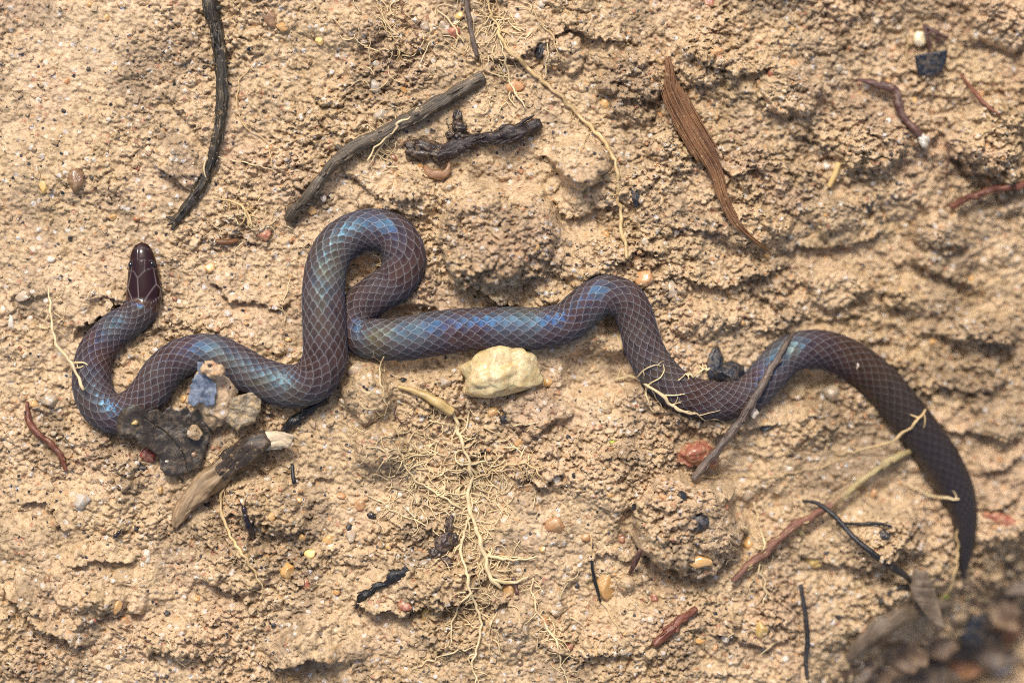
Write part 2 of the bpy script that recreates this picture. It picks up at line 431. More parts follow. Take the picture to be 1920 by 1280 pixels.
STEEP = [  # clods standing proud of the bank
    (1292, 985, 108, 96, 84), (1188, 146, 64, 48, 30), (1176, 212, 44, 32, 22), (1756, 432, 50, 42, 36), (1858, 258, 74, 78, 46), (1882, 44, 74, 60, 42),
    (1008, 772, 62, 44, 26), (1058, 104, 44, 36, 28), (935, 440, 118, 96, 30), (1092, 305, 58, 42, 24), (690, 738, 46, 54, 24), (706, 834, 50, 42, 22), (1484, 178, 62, 46, 22), (1640, 278, 60, 46, 18), (962, 1190, 28, 30, 14),
    (1330, 128, 56, 44, 18), (300, 705, 26, 40, 14), (505, 945, 60, 42, 16), (560, 1210, 66, 36, 16), (180, 1128, 60, 34, 16), (1420, 430, 54, 38, 18), (1560, 540, 62, 36, 18), (1220, 420, 46, 36, 16),
    (1836, 622, 60, 36, 18), (1330, 600, 46, 32, 14), (1650, 1000, 60, 46, 22), (770, 368, 50, 34, 14), (870, 350, 36, 28, 12), (590, 335, 44, 30, 10), (1040, 560, 40, 16, 10), (1690, 560, 46, 28, 16), (1240, 300, 34, 44, 12)]

# dense patch in view, then ever wider cells out to the far ground
STEP = 2.2
gx = np.arange(-110, 2150, STEP); gy = np.arange(-90, 1400, STEP)
def stretch(c):
    hi, lo, d, up, dn = c[-1], c[0], STEP, [], []
    while hi < 22000:
        d *= 1.2; hi += d; lo -= d; up.append(hi); dn.append(lo)
    return np.concatenate([dn[::-1], c, up]), len(dn)
fx, ox = stretch(gx); fy, oy = stretch(gy)
X, Y = np.meshgrid(fx, fy)
fade = np.clip(1 - np.maximum(np.maximum(-150 - X, X - 2190), np.maximum(-130 - Y, Y - 1440)) / 900, 0, 1)

def macro(X, Y):
    Z = np.maximum(plane(X, Y), -420)
    wx = 16 * noise2(X / 70, Y / 70, 3) + 7 * noise2(X / 24, Y / 24, 4)
    wy = 16 * noise2(X / 70, Y / 70, 5) + 7 * noise2(X / 24, Y / 24, 6)
    Z = Z + 13 * fbm(X / 330, Y / 330, 11, 2)
    for (x, y, rx, ry, a) in LUMPS:
        x, y = spot(x, y)
        sel = (np.abs(X - x) < rx * 1.9 + 30) & (np.abs(Y - y) < ry * 1.9 + 30)
        d = np.sqrt(((X[sel] + wx[sel] - x) / rx) ** 2 + ((Y[sel] + wy[sel] - y) / ry) ** 2)
        Z[sel] += a * (1 - sstep(0.55, 1.25, d)) + 0.25 * a * np.sqrt(np.maximum(0, 1 - d * d))
    for (x, y, rx, ry, a) in STEEP:
        x, y = spot(x, y)
        sel = (np.abs(X - x) < rx * 1.5 + 30) & (np.abs(Y - y) < ry * 1.5 + 30)
        jx, jy = 6 * noise2(X[sel] / 13, Y[sel] / 13, 15), 6 * noise2(X[sel] / 13, Y[sel] / 13, 16)
        d = np.sqrt(((X[sel] + 1.1 * wx[sel] + jx - x) / rx) ** 2 + ((Y[sel] + 1.1 * wy[sel] + jy - y) / ry) ** 2)
        Z[sel] += a * np.sqrt(np.maximum(0, 1 - d ** 2.6)) - 0.16 * a * np.exp(-((d - 1.1) / 0.18) ** 2)
    for pts, amp, fall in LEDGES:
        q = np.array(spots(pts))
        sel = (X > q[:, 0].min() - 2.6 * fall) & (X < q[:, 0].max() + 2.6 * fall) & (Y > q[:, 1].min() - 2.6 * fall) & (Y < q[:, 1].max() + 1.4 * fall)
        px, py = X[sel] + wx[sel] * 0.8, Y[sel] + wy[sel] * 0.8
        bd = np.full(px.shape, 1e9); bs = np.zeros(px.shape); bt = np.zeros(px.shape)
        for i in range(len(q) - 1):
            ax, ay = q[i]; dx, dy = q[i + 1] - q[i]; L2 = dx * dx + dy * dy
            t = np.clip(((px - ax) * dx + (py - ay) * dy) / L2, 0, 1)
            dist = np.hypot(px - ax - t * dx, py - ay - t * dy)
            cr = -(dx * (py - ay) - dy * (px - ax)) / math.sqrt(L2)
            u = dist < bd
            bd = np.where(u, dist, bd); bs = np.where(u, np.sign(cr), bs); bt = np.where(u, (i + t) / (len(q) - 1), bt)
        sd = bd * bs + 5 * noise2(X[sel] / 13, Y[sel] / 13, 8) + 3.5 * noise2(X[sel] / 6, Y[sel] / 6, 9)
        tap = sstep(0, 0.22, bt) * (1 - sstep(0.78, 1, bt))
        s = sstep(-4, 5, sd)
        Z[sel] += amp * tap * (s * np.exp(-np.maximum(sd, 0) / (fall * 0.8)) - 0.45 * (1 - s) * np.exp(np.minimum(sd, 0) / (fall * 0.28)))
    return Z

Zm = macro(X, Y)

def detail(X, Y):
    wx = 5 * noise2(X / 17, Y / 17, 41); wy = 5 * noise2(X / 17, Y / 17, 43)
    x, y = X + wx, Y + wy
    strata = sstep(1050, 1400, X)                      # layered, more broken clay over there
    rough = 0.45 + 0.75 * sstep(-0.35, 0.5, fbm(X / 190, Y / 190, 51, 2)) + 0.25 * strata
    rough = rough * (0.62 + 0.38 * sstep(250, 620, X + 0.35 * Y))
    for (cx, cy, rx, ry, a) in ((1500, 890, 190, 80, .65), (1130, 770, 120, 46, .5), (330, 545, 80, 60, .4), (520, 650, 70, 50, .35), (1110, 1130, 80, 60, .6), (1010, 960, 130, 60, .45), (1660, 880, 90, 60, .5), (1560, 450, 110, 46, .4), (110, 200, 170, 150, .35), (1720, 330, 80, 50, .4)):
        cx, cy = spot(cx, cy)
        rough = rough * (1 - a * np.exp(-(((X - cx) / rx) ** 2 + ((Y - cy) / ry) ** 2) ** 1.5))
    z = 9.0 * rough * fbm(X / 120, Y / 95, 61, 3)
    z = z + strata * 5 * np.abs(noise2((X + 0.25 * Y) / 130, (Y - 0.12 * X) / 30, 66))
    rid = 1 - np.abs(noise2(x / 62, y / 50, 71)) * 2.2
    z = z - 7 * rough * np.maximum(0, rid - 0.72) / 0.28    # cracks between crumbs
    z = z + rough * (26 * 0.46 * crumbs(x / 34, y / 29, 81) + 0.80 * 15 * crumbs(x / 15, y / 13, 85) + 1.05 * 8 * crumbs(X / 7.5 + wx * .1, Y / 6.5, 89, .35, .75))
    pit = noise2(X / 11 + 3, Y / 9.5, 97) + 0.6 * noise2(X / 5.4, Y / 5.0, 98)
    z = z - rough * 6.5 * sstep(0.18, 0.62, pit)
    crk = np.abs(noise2((x + wx) / 34, (y + wy) / 27, 99))
    z = z - rough * 7 * np.exp(-(crk / 0.035) ** 2)
    mk = sstep(-0.15, 0.45, fbm(X / 260, Y / 260, 57, 2)) * (0.5 + 0.5 * strata)
    z = z + mk * 30 * crumbs((X + 3 * wx) / 105, (Y + 3 * wy) / 82, 77, .3, .7) + rough * 9 * crumbs((X + 2 * wx) / 56, (Y + 2 * wy) / 46, 78, .3, .7)
    z = z + 1.6 * noise2(X / 4.6, Y / 4.6, 95)
    return z
inn = fade > 0.02
Zd = np.zeros_like(X)
Zd[inn] = detail(X[inn], Y[inn])
Zd *= fade
Z = Zm + Zd

# ------------------------------------------------------------------ the snake's line (needed before the clay can give way under it)
SN = [  # x, y, full width, extra lift in half-widths
    (268, 456, 6, .25), (268.2, 458.5, 20, .25), (268.5, 464, 31, .25), (269, 474, 41, .25), (270, 490, 50, .25), (271, 510, 57, .25), (272, 530, 62, .22), (272.5, 548, 66, .2), (271, 566, 66, .15),
    (262, 585, 63, .1), (246, 600, 63, .05), (222, 615, 66, 0), (199, 637, 68, 0), (182, 662, 70, 0), (175, 692, 72, 0), (176, 728, 74, 0), (192, 760, 76, 0), (222, 775, 76, 0), (256, 764, 75, 0),
    (284, 735, 74, 0), (305, 702, 73, 0), (335, 675, 72, 0), (372, 662, 71, 0), (408, 664, 72, 0), (445, 682, 74, 0), (492, 708, 77, .05), (545, 723, 80, .1), (588, 712, 84, .2), (611, 675, 84, .38),
    (612, 630, 82, .52), (610, 585, 81, .55), (609, 540, 79, .45), (617, 492, 78, .25), (642, 452, 77, .1), (690, 431, 76, 0), (738, 442, 78, 0), (760, 482, 80, 0), (744, 526, 78, -.05),
    (707, 551, 74, -.2), (676, 576, 72, -.42), (666, 606, 73, -.45), (682, 630, 75, -.3), (722, 636, 78, -.1), (765, 633, 81, 0), (830, 623, 83, 0), (900, 616, 79, 0), (960, 615, 79, .05), (1015, 615, 78, .1),
    (1062, 604, 76, .15), (1098, 574, 75, .2), (1134, 553, 74, .2), (1172, 565, 73, .15), (1192, 602, 70, .1), (1204, 645, 71, .05), (1227, 690, 74, 0), (1264, 727, 74, 0), (1310, 746, 72, 0), (1360, 750, 71, 0),
    (1404, 736, 71, 0), (1438, 704, 71, 0), (1470, 669, 71, 0), (1512, 654, 72, .05), (1560, 660, 72, .05), (1610, 686, 72, 0), (1656, 727, 73, 0), (1696, 777, 75, 0), (1732, 824, 76, 0), (1765, 873, 75, 0),
    (1792, 922, 64, 0), (1806, 970, 48, .05), (1808, 1020, 34, .05), (1805, 1058, 20, 0), (1803, 1082, 5, -.1)]

def catmull(P, per):
    P = np.asarray(P, float)
    q = np.vstack([2 * P[0] - P[1], P, 2 * P[-1] - P[-2]])
    out = []
    for i in range(1, len(q) - 2):
        a, b, c, d = q[i - 1], q[i], q[i + 1], q[i + 2]
        n = max(2, int(np.hypot(*(c - b)[:2]) / per))
        t = (np.arange(n) / n)[:, None]
        out.append(0.5 * ((2 * b) + (-a + c) * t + (2 * a - 5 * b + 4 * c - d) * t ** 2 + (-a + 3 * b - 3 * c + d) * t ** 3))
    out.append(P[-1:])
    return np.vstack(out)

def bil(G, x, y):
    u = np.clip((np.asarray(x, float) - gx[0]) / STEP, 0, len(gx) - 1.001); v = np.clip((np.asarray(y, float) - gy[0]) / STEP, 0, len(gy) - 1.001)
    i, j = u.astype(int), v.astype(int); fu, fv = u - i, v - j
    return (G[j, i] * (1 - fu) + G[j, i + 1] * fu) * (1 - fv) + (G[j + 1, i] * (1 - fu) + G[j + 1, i + 1] * fu) * fv

def blur1(a, n, ax):
    c = np.cumsum(np.pad(a, [(n + 1, n) if k == ax else (0, 0) for k in range(a.ndim)], mode='edge'), axis=ax)
    m = a.shape[ax]
    return (np.take(c, range(2 * n + 1, 2 * n + 1 + m), ax) - np.take(c, range(0, m), ax)) / (2 * n + 1)
def blur(a, n):
    for _ in range(2):
        a = blur1(blur1(a, n, 0), n, 1)
    return a

inner = (slice(oy, oy + len(gy)), slice(ox, ox + len(gx)))
Zs = blur(Z[inner], 14)
sn_pts = np.array([(*spot(x, y), w * (1 - float(plane(np.array(x * 1.), np.array(y * 1.))) / DP), l) for x, y, w, l in SN])
cl = catmull(sn_pts, 2.1)
cl[:, 2] = np.maximum(cl[:, 2], 3)
half = cl[:, 2] / 2
zline = bil(Zs, cl[:, 0], cl[:, 1])
ker = np.ones(61) / 61
zline = np.convolve(np.pad(zline, 30, mode='edge'), ker, mode='valid')
zline = np.convolve(np.pad(zline, 30, mode='edge'), ker, mode='valid')
lift = np.convolve(np.pad(cl[:, 3], 10, mode='edge'), np.ones(21) / 21, mode='valid')
hw = np.convolve(np.pad(half, 6, mode='edge'), np.ones(13) / 13, mode='valid')
hw[:20] = half[:20]; hw[-12:] = half[-12:]
hw_full = np.maximum(hw, 24)                     # the tapering ends rest on the clay too
zc = zline + 0.52 * np.minimum(hw_full, np.maximum(hw, 8)) + lift * hw
zc[:60] = zc[:60] * 0 + np.linspace(zc[60] + 4, zc[60], 60) if True else zc[:60]

# the clay gives way under the body
Zi = Z[inner].copy()
GX, GY = np.meshgrid(gx, gy)
for i in range(0, len(cl), 2):
    x, y, r, z0 = cl[i, 0], cl[i, 1], max(hw[i], 6), zc[i]
    a, b = int((x - 1.5 * r - gx[0]) / STEP), int((x + 1.5 * r - gx[0]) / STEP) + 2
    c, d = int((y - 1.5 * r - gy[0]) / STEP), int((y + 1.5 * r - gy[0]) / STEP) + 2
    a, c = max(a, 0), max(c, 0)
    dd = np.hypot(GX[c:d, a:b] - x, GY[c:d, a:b] - y) / r
    cap = np.where(dd < 1.06, z0 - 0.72 * r * np.sqrt(np.maximum(0, 1.1236 - dd * dd)) - 0.04 * r, 1e9)
    cap = np.where((dd >= 1.06) & (dd < 1.35), z0 - 0.04 * r + (dd - 1.06) * 3.2 * r, cap)
    Zi[c:d, a:b] = np.minimum(Zi[c:d, a:b], cap)
Z[inner] = Zi
Zd2 = np.zeros_like(Z); Zd2[inner] = Zi - blur(Zi, 10)
edge = np.clip(np.minimum(np.minimum(X + 100, 2130 - X), np.minimum(Y + 80, 1380 - Y)) / 40, 0, 1)
lean = 0.20 * Zd2 * edge                           # clods lean down the bank a little, so their undersides are undercut
near_sn = np.zeros_like(Z)
V = np.stack([X + 0.10 * lean, Y + lean, Z], -1).reshape(-1, 3)
ny, nx = X.shape
I = np.arange(nx * ny).reshape(ny, nx)
quads = np.stack([I[:-1, :-1], I[1:, :-1], I[1:, 1:], I[:-1, 1:]], -1).reshape(-1, 4)
g_me = mesh_np('ground', to_m(V), quads)
g_me.materials.append(M('clay'))
ground = bpy.data.objects.new('ground', g_me)
col.objects.link(ground)
props(ground, 'crumbly tan clay bank with cracks and ledges', None, None, 'structure')

def maxf(a, n):
    o = a.copy()
    for k in range(-n, n + 1):
        o = np.maximum(o, np.roll(a, k, 1))
    p = o.copy()
    for k in range(-n, n + 1):
        p = np.maximum(p, np.roll(o, k, 0))
    return p
Zsm = blur(Zi, 2)
Ztop = blur(maxf(blur(Zi, 1), 2), 3)
# surfaces that thin things may lie on: clay, or the snake's back
sn_top = np.full_like(Zi, -1e9)
for i in range(0, len(cl), 2):
    x, y, r, z0 = cl[i, 0], cl[i, 1], max(hw[i], 6), zc[i]
    a, b = max(0, int((x - r - gx[0]) / STEP)), int((x + r - gx[0]) / STEP) + 2
    c, d = max(0, int((y - r - gy[0]) / STEP)), int((y + r - gy[0]) / STEP) + 2
    dd = np.hypot(GX[c:d, a:b] - x, GY[c:d, a:b] - y) / r
    sn_top[c:d, a:b] = np.maximum(sn_top[c:d, a:b], np.where(dd < 1, z0 + 0.9 * r * np.sqrt(np.maximum(0, 1 - dd * dd)), -1e9))
Zover = np.maximum(Ztop, sn_top)
def ht(x, y): return float(bil(Zi, x, y))
def hsm(x, y): return float(bil(Zsm, x, y))
def htop(x, y): return float(bil(Ztop, x, y))

# ------------------------------------------------------------------ snake
def snake():
    n = len(cl); NA = 156
    c = np.column_stack([cl[:, 0], cl[:, 1], zc])
    tan = np.gradient(c, axis=0)
    tan /= np.linalg.norm(tan, axis=1)[:, None]
    up = np.array([0, 0, 1.0])
    side = np.cross(tan, up); side /= np.linalg.norm(side, axis=1)[:, None]
    nor = np.cross(side, tan)
    seg = np.concatenate([[0], np.cumsum(np.linalg.norm(np.diff(c, axis=0), axis=1))])
    L = 22.5 * np.maximum(hw, 10) / 39.0
    uu = np.concatenate([[0], np.cumsum(np.diff(seg) / (0.5 * (L[1:] + L[:-1])))])
    th = np.arange(NA) / NA * 2 * math.pi                    # 0 = the back, going round
    NC = 28.0
    headm = 1 - sstep(100, 124, seg)
    rb = hw * (0.90 - 0.20 * headm)                           # the head is flatter than the body
    # gentle fold where the neck leaves the head
    U = uu[:, None] + 0 * th[None, :]
    Vv = (th / (2 * math.pi) * NC)[None, :] + 0 * U
    def scale_edge(u, v):
        p = 2.3
        j0 = np.floor(v); f = v - j0
        o0 = np.mod(j0, 2) * 0.5; o1 = 0.5 - o0
        P0 = 0.5 * (1 - f ** p); P1 = 0.5 * (1 - (1 - f) ** p)
        c0 = o0 + np.ceil(u - P0 - o0); c1 = o1 + np.ceil(u - P1 - o1)
        e0, e1 = c0 + P0 - u, c1 + P1 - u
        first = c0 <= c1
        e = np.where(first, e0, e1); dv = np.where(first, f, 1 - f)
        slope = 2.7 * 0.5 * p * dv ** (p - 1)
        return e / np.sqrt(1 + slope ** 2)
    e = scale_edge(U, Vv)
    body = (1 - headm)[:, None]
    rel = hw[:, None] / 39.0
    disp = body * rel * (0.75 * np.exp(-e * 5.0) - 0.3)
    ct, st = np.cos(th)[None, :], np.sin(th)[None, :]
    # cross-section: rounded, belly flatter
    low = np.where(ct < 0, 0.86, 1.0)
    ax_ = (hw[:, None] + disp) * st
    bx_ = (rb[:, None] + disp) * ct * low
    Vx = c[:, None, :] + side[:, None, :] * ax_[..., None] + nor[:, None, :] * bx_[..., None]
    # head shields: outlines in plan, sunk a little into the surface
    lines = [[(263, 461), (263, 487)], [(249, 469), (256, 466), (263, 468), (268, 458)], [(263, 468), (275, 466), (286, 470)], [(244, 490), (252, 487.5), (263, 487), (276, 488), (290, 490), (294, 492)],
             [(252, 488), (250.5, 507)], [(275, 488), (275, 508)], [(242, 510), (250.5, 507), (256, 510), (263, 522), (272, 511), (275, 508), (290, 503), (296, 505)], [(263, 522), (265, 560)],
             [(240, 530), (243, 541), (254, 565), (265, 560), (274, 567)], [(292, 504), (297, 533), (278, 560), (274, 567)], [(297, 533), (305, 542), (303, 557), (287, 569), (276, 566)], [(250.5, 507), (246, 528), (243, 541)]]
    hp = np.array(Vx[seg < 140])
    q = hp.reshape(-1, 3); topm = (np.tile(ct[0], len(hp)) > 0.05)
    dmin = np.full(len(q), 99.0)
    for ln in lines:
        ln = [spot(*p) for p in ln]
        for (x0, y0), (x1, y1) in zip(ln[:-1], ln[1:]):
            dx, dy = x1 - x0, y1 - y0
            t = np.clip(((q[:, 0] - x0) * dx + (q[:, 1] - y0) * dy) / (dx * dx + dy * dy), 0, 1)
            dmin = np.minimum(dmin, np.hypot(q[:, 0] - x0 - t * dx, q[:, 1] - y0 - t * dy))
    dmin[~topm] = 99
    plate = np.zeros((n, NA)); back = np.ones((n, NA))
    k = len(hp)
    plate[:k] = (np.exp(-(dmin / 0.8) ** 2)).reshape(k, NA) * headm[:k, None]
    back[:k] = sstep(480, 545, hp[:, :, 1])
    Vx[:k] -= (nor[:k, None, :] * ct[..., None].clip(0) + side[:k, None, :] * st[..., None]) * (plate[:k, :, None] * 0.7)
    V = Vx.reshape(-1, 3)
    ring = np.arange(n * NA).reshape(n, NA)
    nxt = np.roll(ring, -1, axis=1)
    quads = np.stack([ring[:-1], ring[1:], nxt[1:], nxt[:-1]], -1).reshape(-1, 4)
    # uv per loop so the seam under the belly... stays whole
    u_l = np.stack([U[:-1], U[1:], U[1:], U[:-1]], -1)
    vn = Vv + NC / NA
    v_l = np.stack([Vv[:-1], Vv[1:], vn[1:], vn[:-1]], -1)
    uv = np.stack([u_l, v_l], -1).reshape(-1, 2)
    tip0, tip1 = len(V), len(V) + 1
    V = np.vstack([V, c[0] - tan[0] * 1.5, c[-1] + tan[-1] * 3])
    t0 = np.stack([np.full(NA, tip0), ring[0], np.roll(ring[0], -1)], -1)
    t1 = np.stack([np.full(NA, tip1), np.roll(ring[-1], -1), ring[-1]], -1)
    uv = np.vstack([uv, np.zeros((NA * 6, 2))])
    at = lambda a: np.concatenate([(a + 0 * np.ones((n, NA))).ravel(), [a.ravel()[0], a.ravel()[-1]]])
    o = add('snake', V, quads, np.vstack([t0, t1]), None, None, (cl[400, 0], cl[400, 1], zline[400] - 10), uv, True,
            {'head': at(headm[:, None]), 'plate': at(plate), 'back': at(back), 'tail': at(sstep(seg[-1] - 760, seg[-1] - 260, seg)[:, None])})
    o.data.materials.append(snake_material())
    props(o, 'dark glossy iridescent snake with pale-edged scales lying across the clay', 'snake')
    return o, c, side, nor

def snake_material():
    m, n, l, b = nodes_of('snake_scales')
    k = NB(n, l)
    uv = n.new('ShaderNodeUVMap').outputs[0]
    sep = n.new('ShaderNodeSeparateXYZ'); l.new(uv, sep.inputs[0])
    u, v = sep.outputs[0], sep.outputs[1]
    p = 2.3
    j0 = k.math('FLOOR', v); f = k.math('SUBTRACT', v, j0); g = k.math('SUBTRACT', 1.0, f)
    o0 = k.math('MULTIPLY', k.math('FLOORED_MODULO', j0, 2.0), 0.5); o1 = k.math('SUBTRACT', 0.5, o0)
    P0 = k.math('MULTIPLY', k.math('SUBTRACT', 1.0, k.math('POWER', f, p)), 0.5)
    P1 = k.math('MULTIPLY', k.math('SUBTRACT', 1.0, k.math('POWER', g, p)), 0.5)
    def top(P, o):
        c = k.math('ADD', o, k.math('CEIL', k.math('SUBTRACT', k.math('SUBTRACT', u, P), o)))
        return c, k.math('SUBTRACT', k.math('ADD', c, P), u)
    c0, e0 = top(P0, o0); c1, e1 = top(P1, o1)
    first = k.math('LESS_THAN', c0, k.math('ADD', c1, 0.001))
    def pick(a, b_):
        return k.math('ADD', k.math('MULTIPLY', first, a), k.math('MULTIPLY', k.math('SUBTRACT', 1.0, first), b_))
    e, dv, cc = pick(e0, e1), pick(f, g), pick(c0, c1)
    slope = k.math('MULTIPLY', k.math('POWER', dv, p - 1), 2.7 * 0.5 * p)
    ep = k.math('DIVIDE', e, k.math('SQRT', k.math('ADD', 1.0, k.math('MULTIPLY', slope, slope))))
    def attr(nm):
        a = n.new('ShaderNodeAttribute'); a.attribute_name = nm
        return a.outputs['Fac']
    head, plate, back = attr('head'), attr('plate'), attr('back')
    body = k.math('SUBTRACT', 1.0, head)
    line = k.ramp(ep, [(0.020, 1.0), (0.062, 0.0)])
    line = k.math('MULTIPLY', line, body)
    pl = k.math('MULTIPLY', plate, k.math('ADD', 0.25, k.math('MULTIPLY', back, 0.75)))
    pos = n.new('ShaderNodeNewGeometry').outputs['Position']
    # one tone for each scale
    wn_ = n.new('ShaderNodeTexWhiteNoise'); wn_.noise_dimensions = '2D'
    cmb = n.new('ShaderNodeCombineXYZ')
    l.new(cc, cmb.inputs[0])
    l.new(k.math('ROUND', k.math('ADD', k.math('MULTIPLY', first, j0), k.math('MULTIPLY', k.math('SUBTRACT', 1.0, first), k.math('ADD', j0, 1.0)))), cmb.inputs[1])
    l.new(cmb.outputs[0], wn_.inputs['Vector'])
    per_scale = wn_.outputs['Value']
    tone = k.ramp(per_scale, [(0.0, (0.038, 0.021, 0.014)), (1.0, (0.068, 0.038, 0.027))])
    tone = k.mix(head, tone, (0.020, 0.005, 0.0055))
    rim = k.ramp(ep, [(0.05, 0.0), (0.20, 0.35), (0.40, 0.0)])
    tone = k.mix(k.math('MULTIPLY', rim, body), tone, (0.11, 0.062, 0.045))
    tail = attr('tail')
    tone = k.mix(k.math('MULTIPLY', tail, 0.9), tone, (0.014, 0.010, 0.009))
    c = k.mix(k.math('MULTIPLY', line, k.math('SUBTRACT', 0.85, k.math('MULTIPLY', tail, 0.72))), tone, (0.23, 0.215, 0.21))
    c = k.mix(k.math('MULTIPLY', pl, 0.55), c, (0.36, 0.30, 0.28))
    l.new(c, b.inputs['Base Color'])
    rough = k.math('ADD', k.math('MULTIPLY', body, k.ramp(k.noise(pos, 1 / (70 * S), 2, 0.5), [(0.35, 0.24), (0.65, 0.42)])), 0.075)
    l.new(k.math('ADD', rough, k.math('MULTIPLY', line, -0.05)), b.inputs['Roughness'])
    b.inputs['IOR'].default_value = 1.60
    l.new(k.math('SUBTRACT', 0.5, k.math('MULTIPLY', head, 0.22)), b.inputs['Specular IOR Level'])
    l.new(k.math('MULTIPLY', body, 0.8), b.inputs['Anisotropic'])
    b.inputs['Anisotropic Rotation'].default_value = 0.25
    tn = n.new('ShaderNodeTangent'); tn.direction_type = 'UV_MAP'; tn.uv_map = 'UVMap'
    l.new(tn.outputs[0], b.inputs['Tangent'])
    film = k.noise(pos, 1 / (95 * S), 2, 0.5)
    film = k.math('ADD', k.math('MULTIPLY', film, 230.0), k.math('ADD', 36.0, k.math('MULTIPLY', per_scale, 1.0)))
    film = k.math('MULTIPLY', k.math('MULTIPLY', film, body), k.math('SUBTRACT', 1.0, k.math('MULTIPLY', tail, 0.9)))
    l.new(film, b.inputs['Thin Film Thickness'])
    b.inputs['Thin Film IOR'].default_value = 1.36
    l.new(k.math('MULTIPLY', body, k.math('SUBTRACT', 0.10, k.math('MULTIPLY', tail, 0.09))), b.inputs['Sheen Weight'])
    b.inputs['Sheen Roughness'].default_value = 0.35
    b.inputs['Sheen Tint'].default_value = (0.30, 0.50, 1.0, 1)
    hgt = k.math('MULTIPLY', k.math('EXPONENT', k.math('MULTIPLY', ep, -7.0)), body)
    nr = k.bump(hgt, 0.3, 1.4 * S)
    fine = k.noise(pos, 1 / (5 * S), 2, 0.5)
    nr = k.bump(fine, 0.06, 1.0 * S, nr)
    l.new(nr, b.inputs['Normal'])
    return m

snake_o, sn_c, sn_side, sn_nor = snake()

def ball(rx, ry, rz, nu=20, nv=12):
    """uv-sphere grid as vertices, quads and tris, centred on 0"""
    ph = np.linspace(0, math.pi, nv + 1)[1:-1]; t = np.arange(nu) / nu * 2 * math.pi
    v = np.stack([np.sin(ph)[:, None] * np.cos(t), np.sin(ph)[:, None] * np.sin(t), np.cos(ph)[:, None] + 0 * t], -1).reshape(-1, 3)
    v = np.vstack([v, [0, 0, 1], [0, 0, -1]])
    r = np.arange((nv - 1) * nu).reshape(nv - 1, nu); s = np.roll(r, -1, 1)
    q = np.stack([r[:-1], r[1:], s[1:], s[:-1]], -1).reshape(-1, 4)
    a, b = len(v) - 2, len(v) - 1
    tr = np.vstack([np.stack([np.full(nu, a), r[0], s[0]], -1), np.stack([np.full(nu, b), s[-1], r[-1]], -1)])
    return v * np.array([rx, ry, rz]), q, tr

def eye_mat():
    m, n, l, b = nodes_of('snake_eye')
    b.inputs['Base Color'].default_value = (0.006, 0.006, 0.009, 1)
    b.inputs['Roughness'].default_value = 0.05
    b.inputs['Coat Weight'].default_value = 0.5
    return m
EYE = eye_mat()
for sgn, (ex, ey) in ((1, (289, 496)), (-1, (249, 497))):
    v, q, t = ball(5.0, 6.2, 5.0)
    k = int(np.argmin(np.hypot(cl[:40, 0] - ex, cl[:40, 1] - ey)))
    z = zc[k] + 0.70 * hw[k] * math.sqrt(max(0.05, 1 - ((ex - cl[k, 0]) / hw[k]) ** 2)) * 0.80
    add('eye', v + np.array([ex, ey, z]), q, t, EYE, snake_o)

# ------------------------------------------------------------------ builders for sticks, roots, flakes, stones
def tube(pts, n=10, per=4.0, wob=0.06, seed=0, ridge=0.0, cap=True, flat=1.0, smoothz=False):
    """tube along (x, y, z, r) points; returns vertices, quads, tris, uv per vertex"""
    p = catmull(np.array(pts, float), per)
    r = np.maximum(p[:, 3], 0.15); c = p[:, :3]
    t = np.gradient(c, axis=0); t /= np.maximum(np.linalg.norm(t, axis=1), 1e-9)[:, None]
    sd = np.cross(t, [0, 0, 1.0]); sd /= np.maximum(np.linalg.norm(sd, axis=1), 1e-6)[:, None]
    nr = np.cross(sd, t)
    s = np.concatenate([[0], np.cumsum(np.linalg.norm(np.diff(c, axis=0), axis=1))])
    a = np.arange(n) / n * 2 * math.pi
    A, SS = np.meshgrid(a, s)
    rm = max(2.0, float(r.mean()))
    k = 1 + wob * noise2(SS / (3.0 * rm) + seed * 7.7 + np.sin(A) * 0.9, np.cos(A) * 1.6 + seed, seed) + wob * 0.8 * noise2(SS / (1.3 * rm) + seed * 3.1 + np.cos(A) * 1.6, np.sin(A) * 2.2 + 4, seed + 3)
    if ridge: k = k + ridge * noise2(SS / 60 + seed, A * 1.6, seed + 8) + ridge * .6 * np.cos(A * 5 + SS / 50)
    R = r[:, None] * k
    v = c[:, None, :] + sd[:, None, :] * (R * np.cos(A))[..., None] + nr[:, None, :] * (R * np.sin(A) * flat)[..., None]
    m = len(c); ring = np.arange(m * n).reshape(m, n); nx_ = np.roll(ring, -1, 1)
    q = np.stack([ring[:-1], nx_[:-1], nx_[1:], ring[1:]], -1).reshape(-1, 4)
    v = v.reshape(-1, 3)
    uv = np.stack([SS, r[:, None] * np.minimum(A, 2 * math.pi - A)], -1).reshape(-1, 2)
    tr = np.zeros((0, 3), int)
    if cap:
        i0, i1 = len(v), len(v) + 1
        v = np.vstack([v, c[0] - t[0] * r[0] * .25, c[-1] + t[-1] * r[-1] * .25])
        uv = np.vstack([uv, [[0, 0], [s[-1], 0]]])
        tr = np.vstack([np.stack([np.full(n, i0), nx_[0], ring[0]], -1), np.stack([np.full(n, i1), ring[-1], nx_[-1]], -1)])
    return v, q, tr, uv

def join(parts):
    V, Q, T, U, o = [], [], [], [], 0
    for v, q, t, u in parts:
        V.append(v); Q.append(q + o); T.append(t + o); U.append(u); o += len(v)
    return np.vstack(V), np.vstack(Q), np.vstack(T), np.vstack(U)

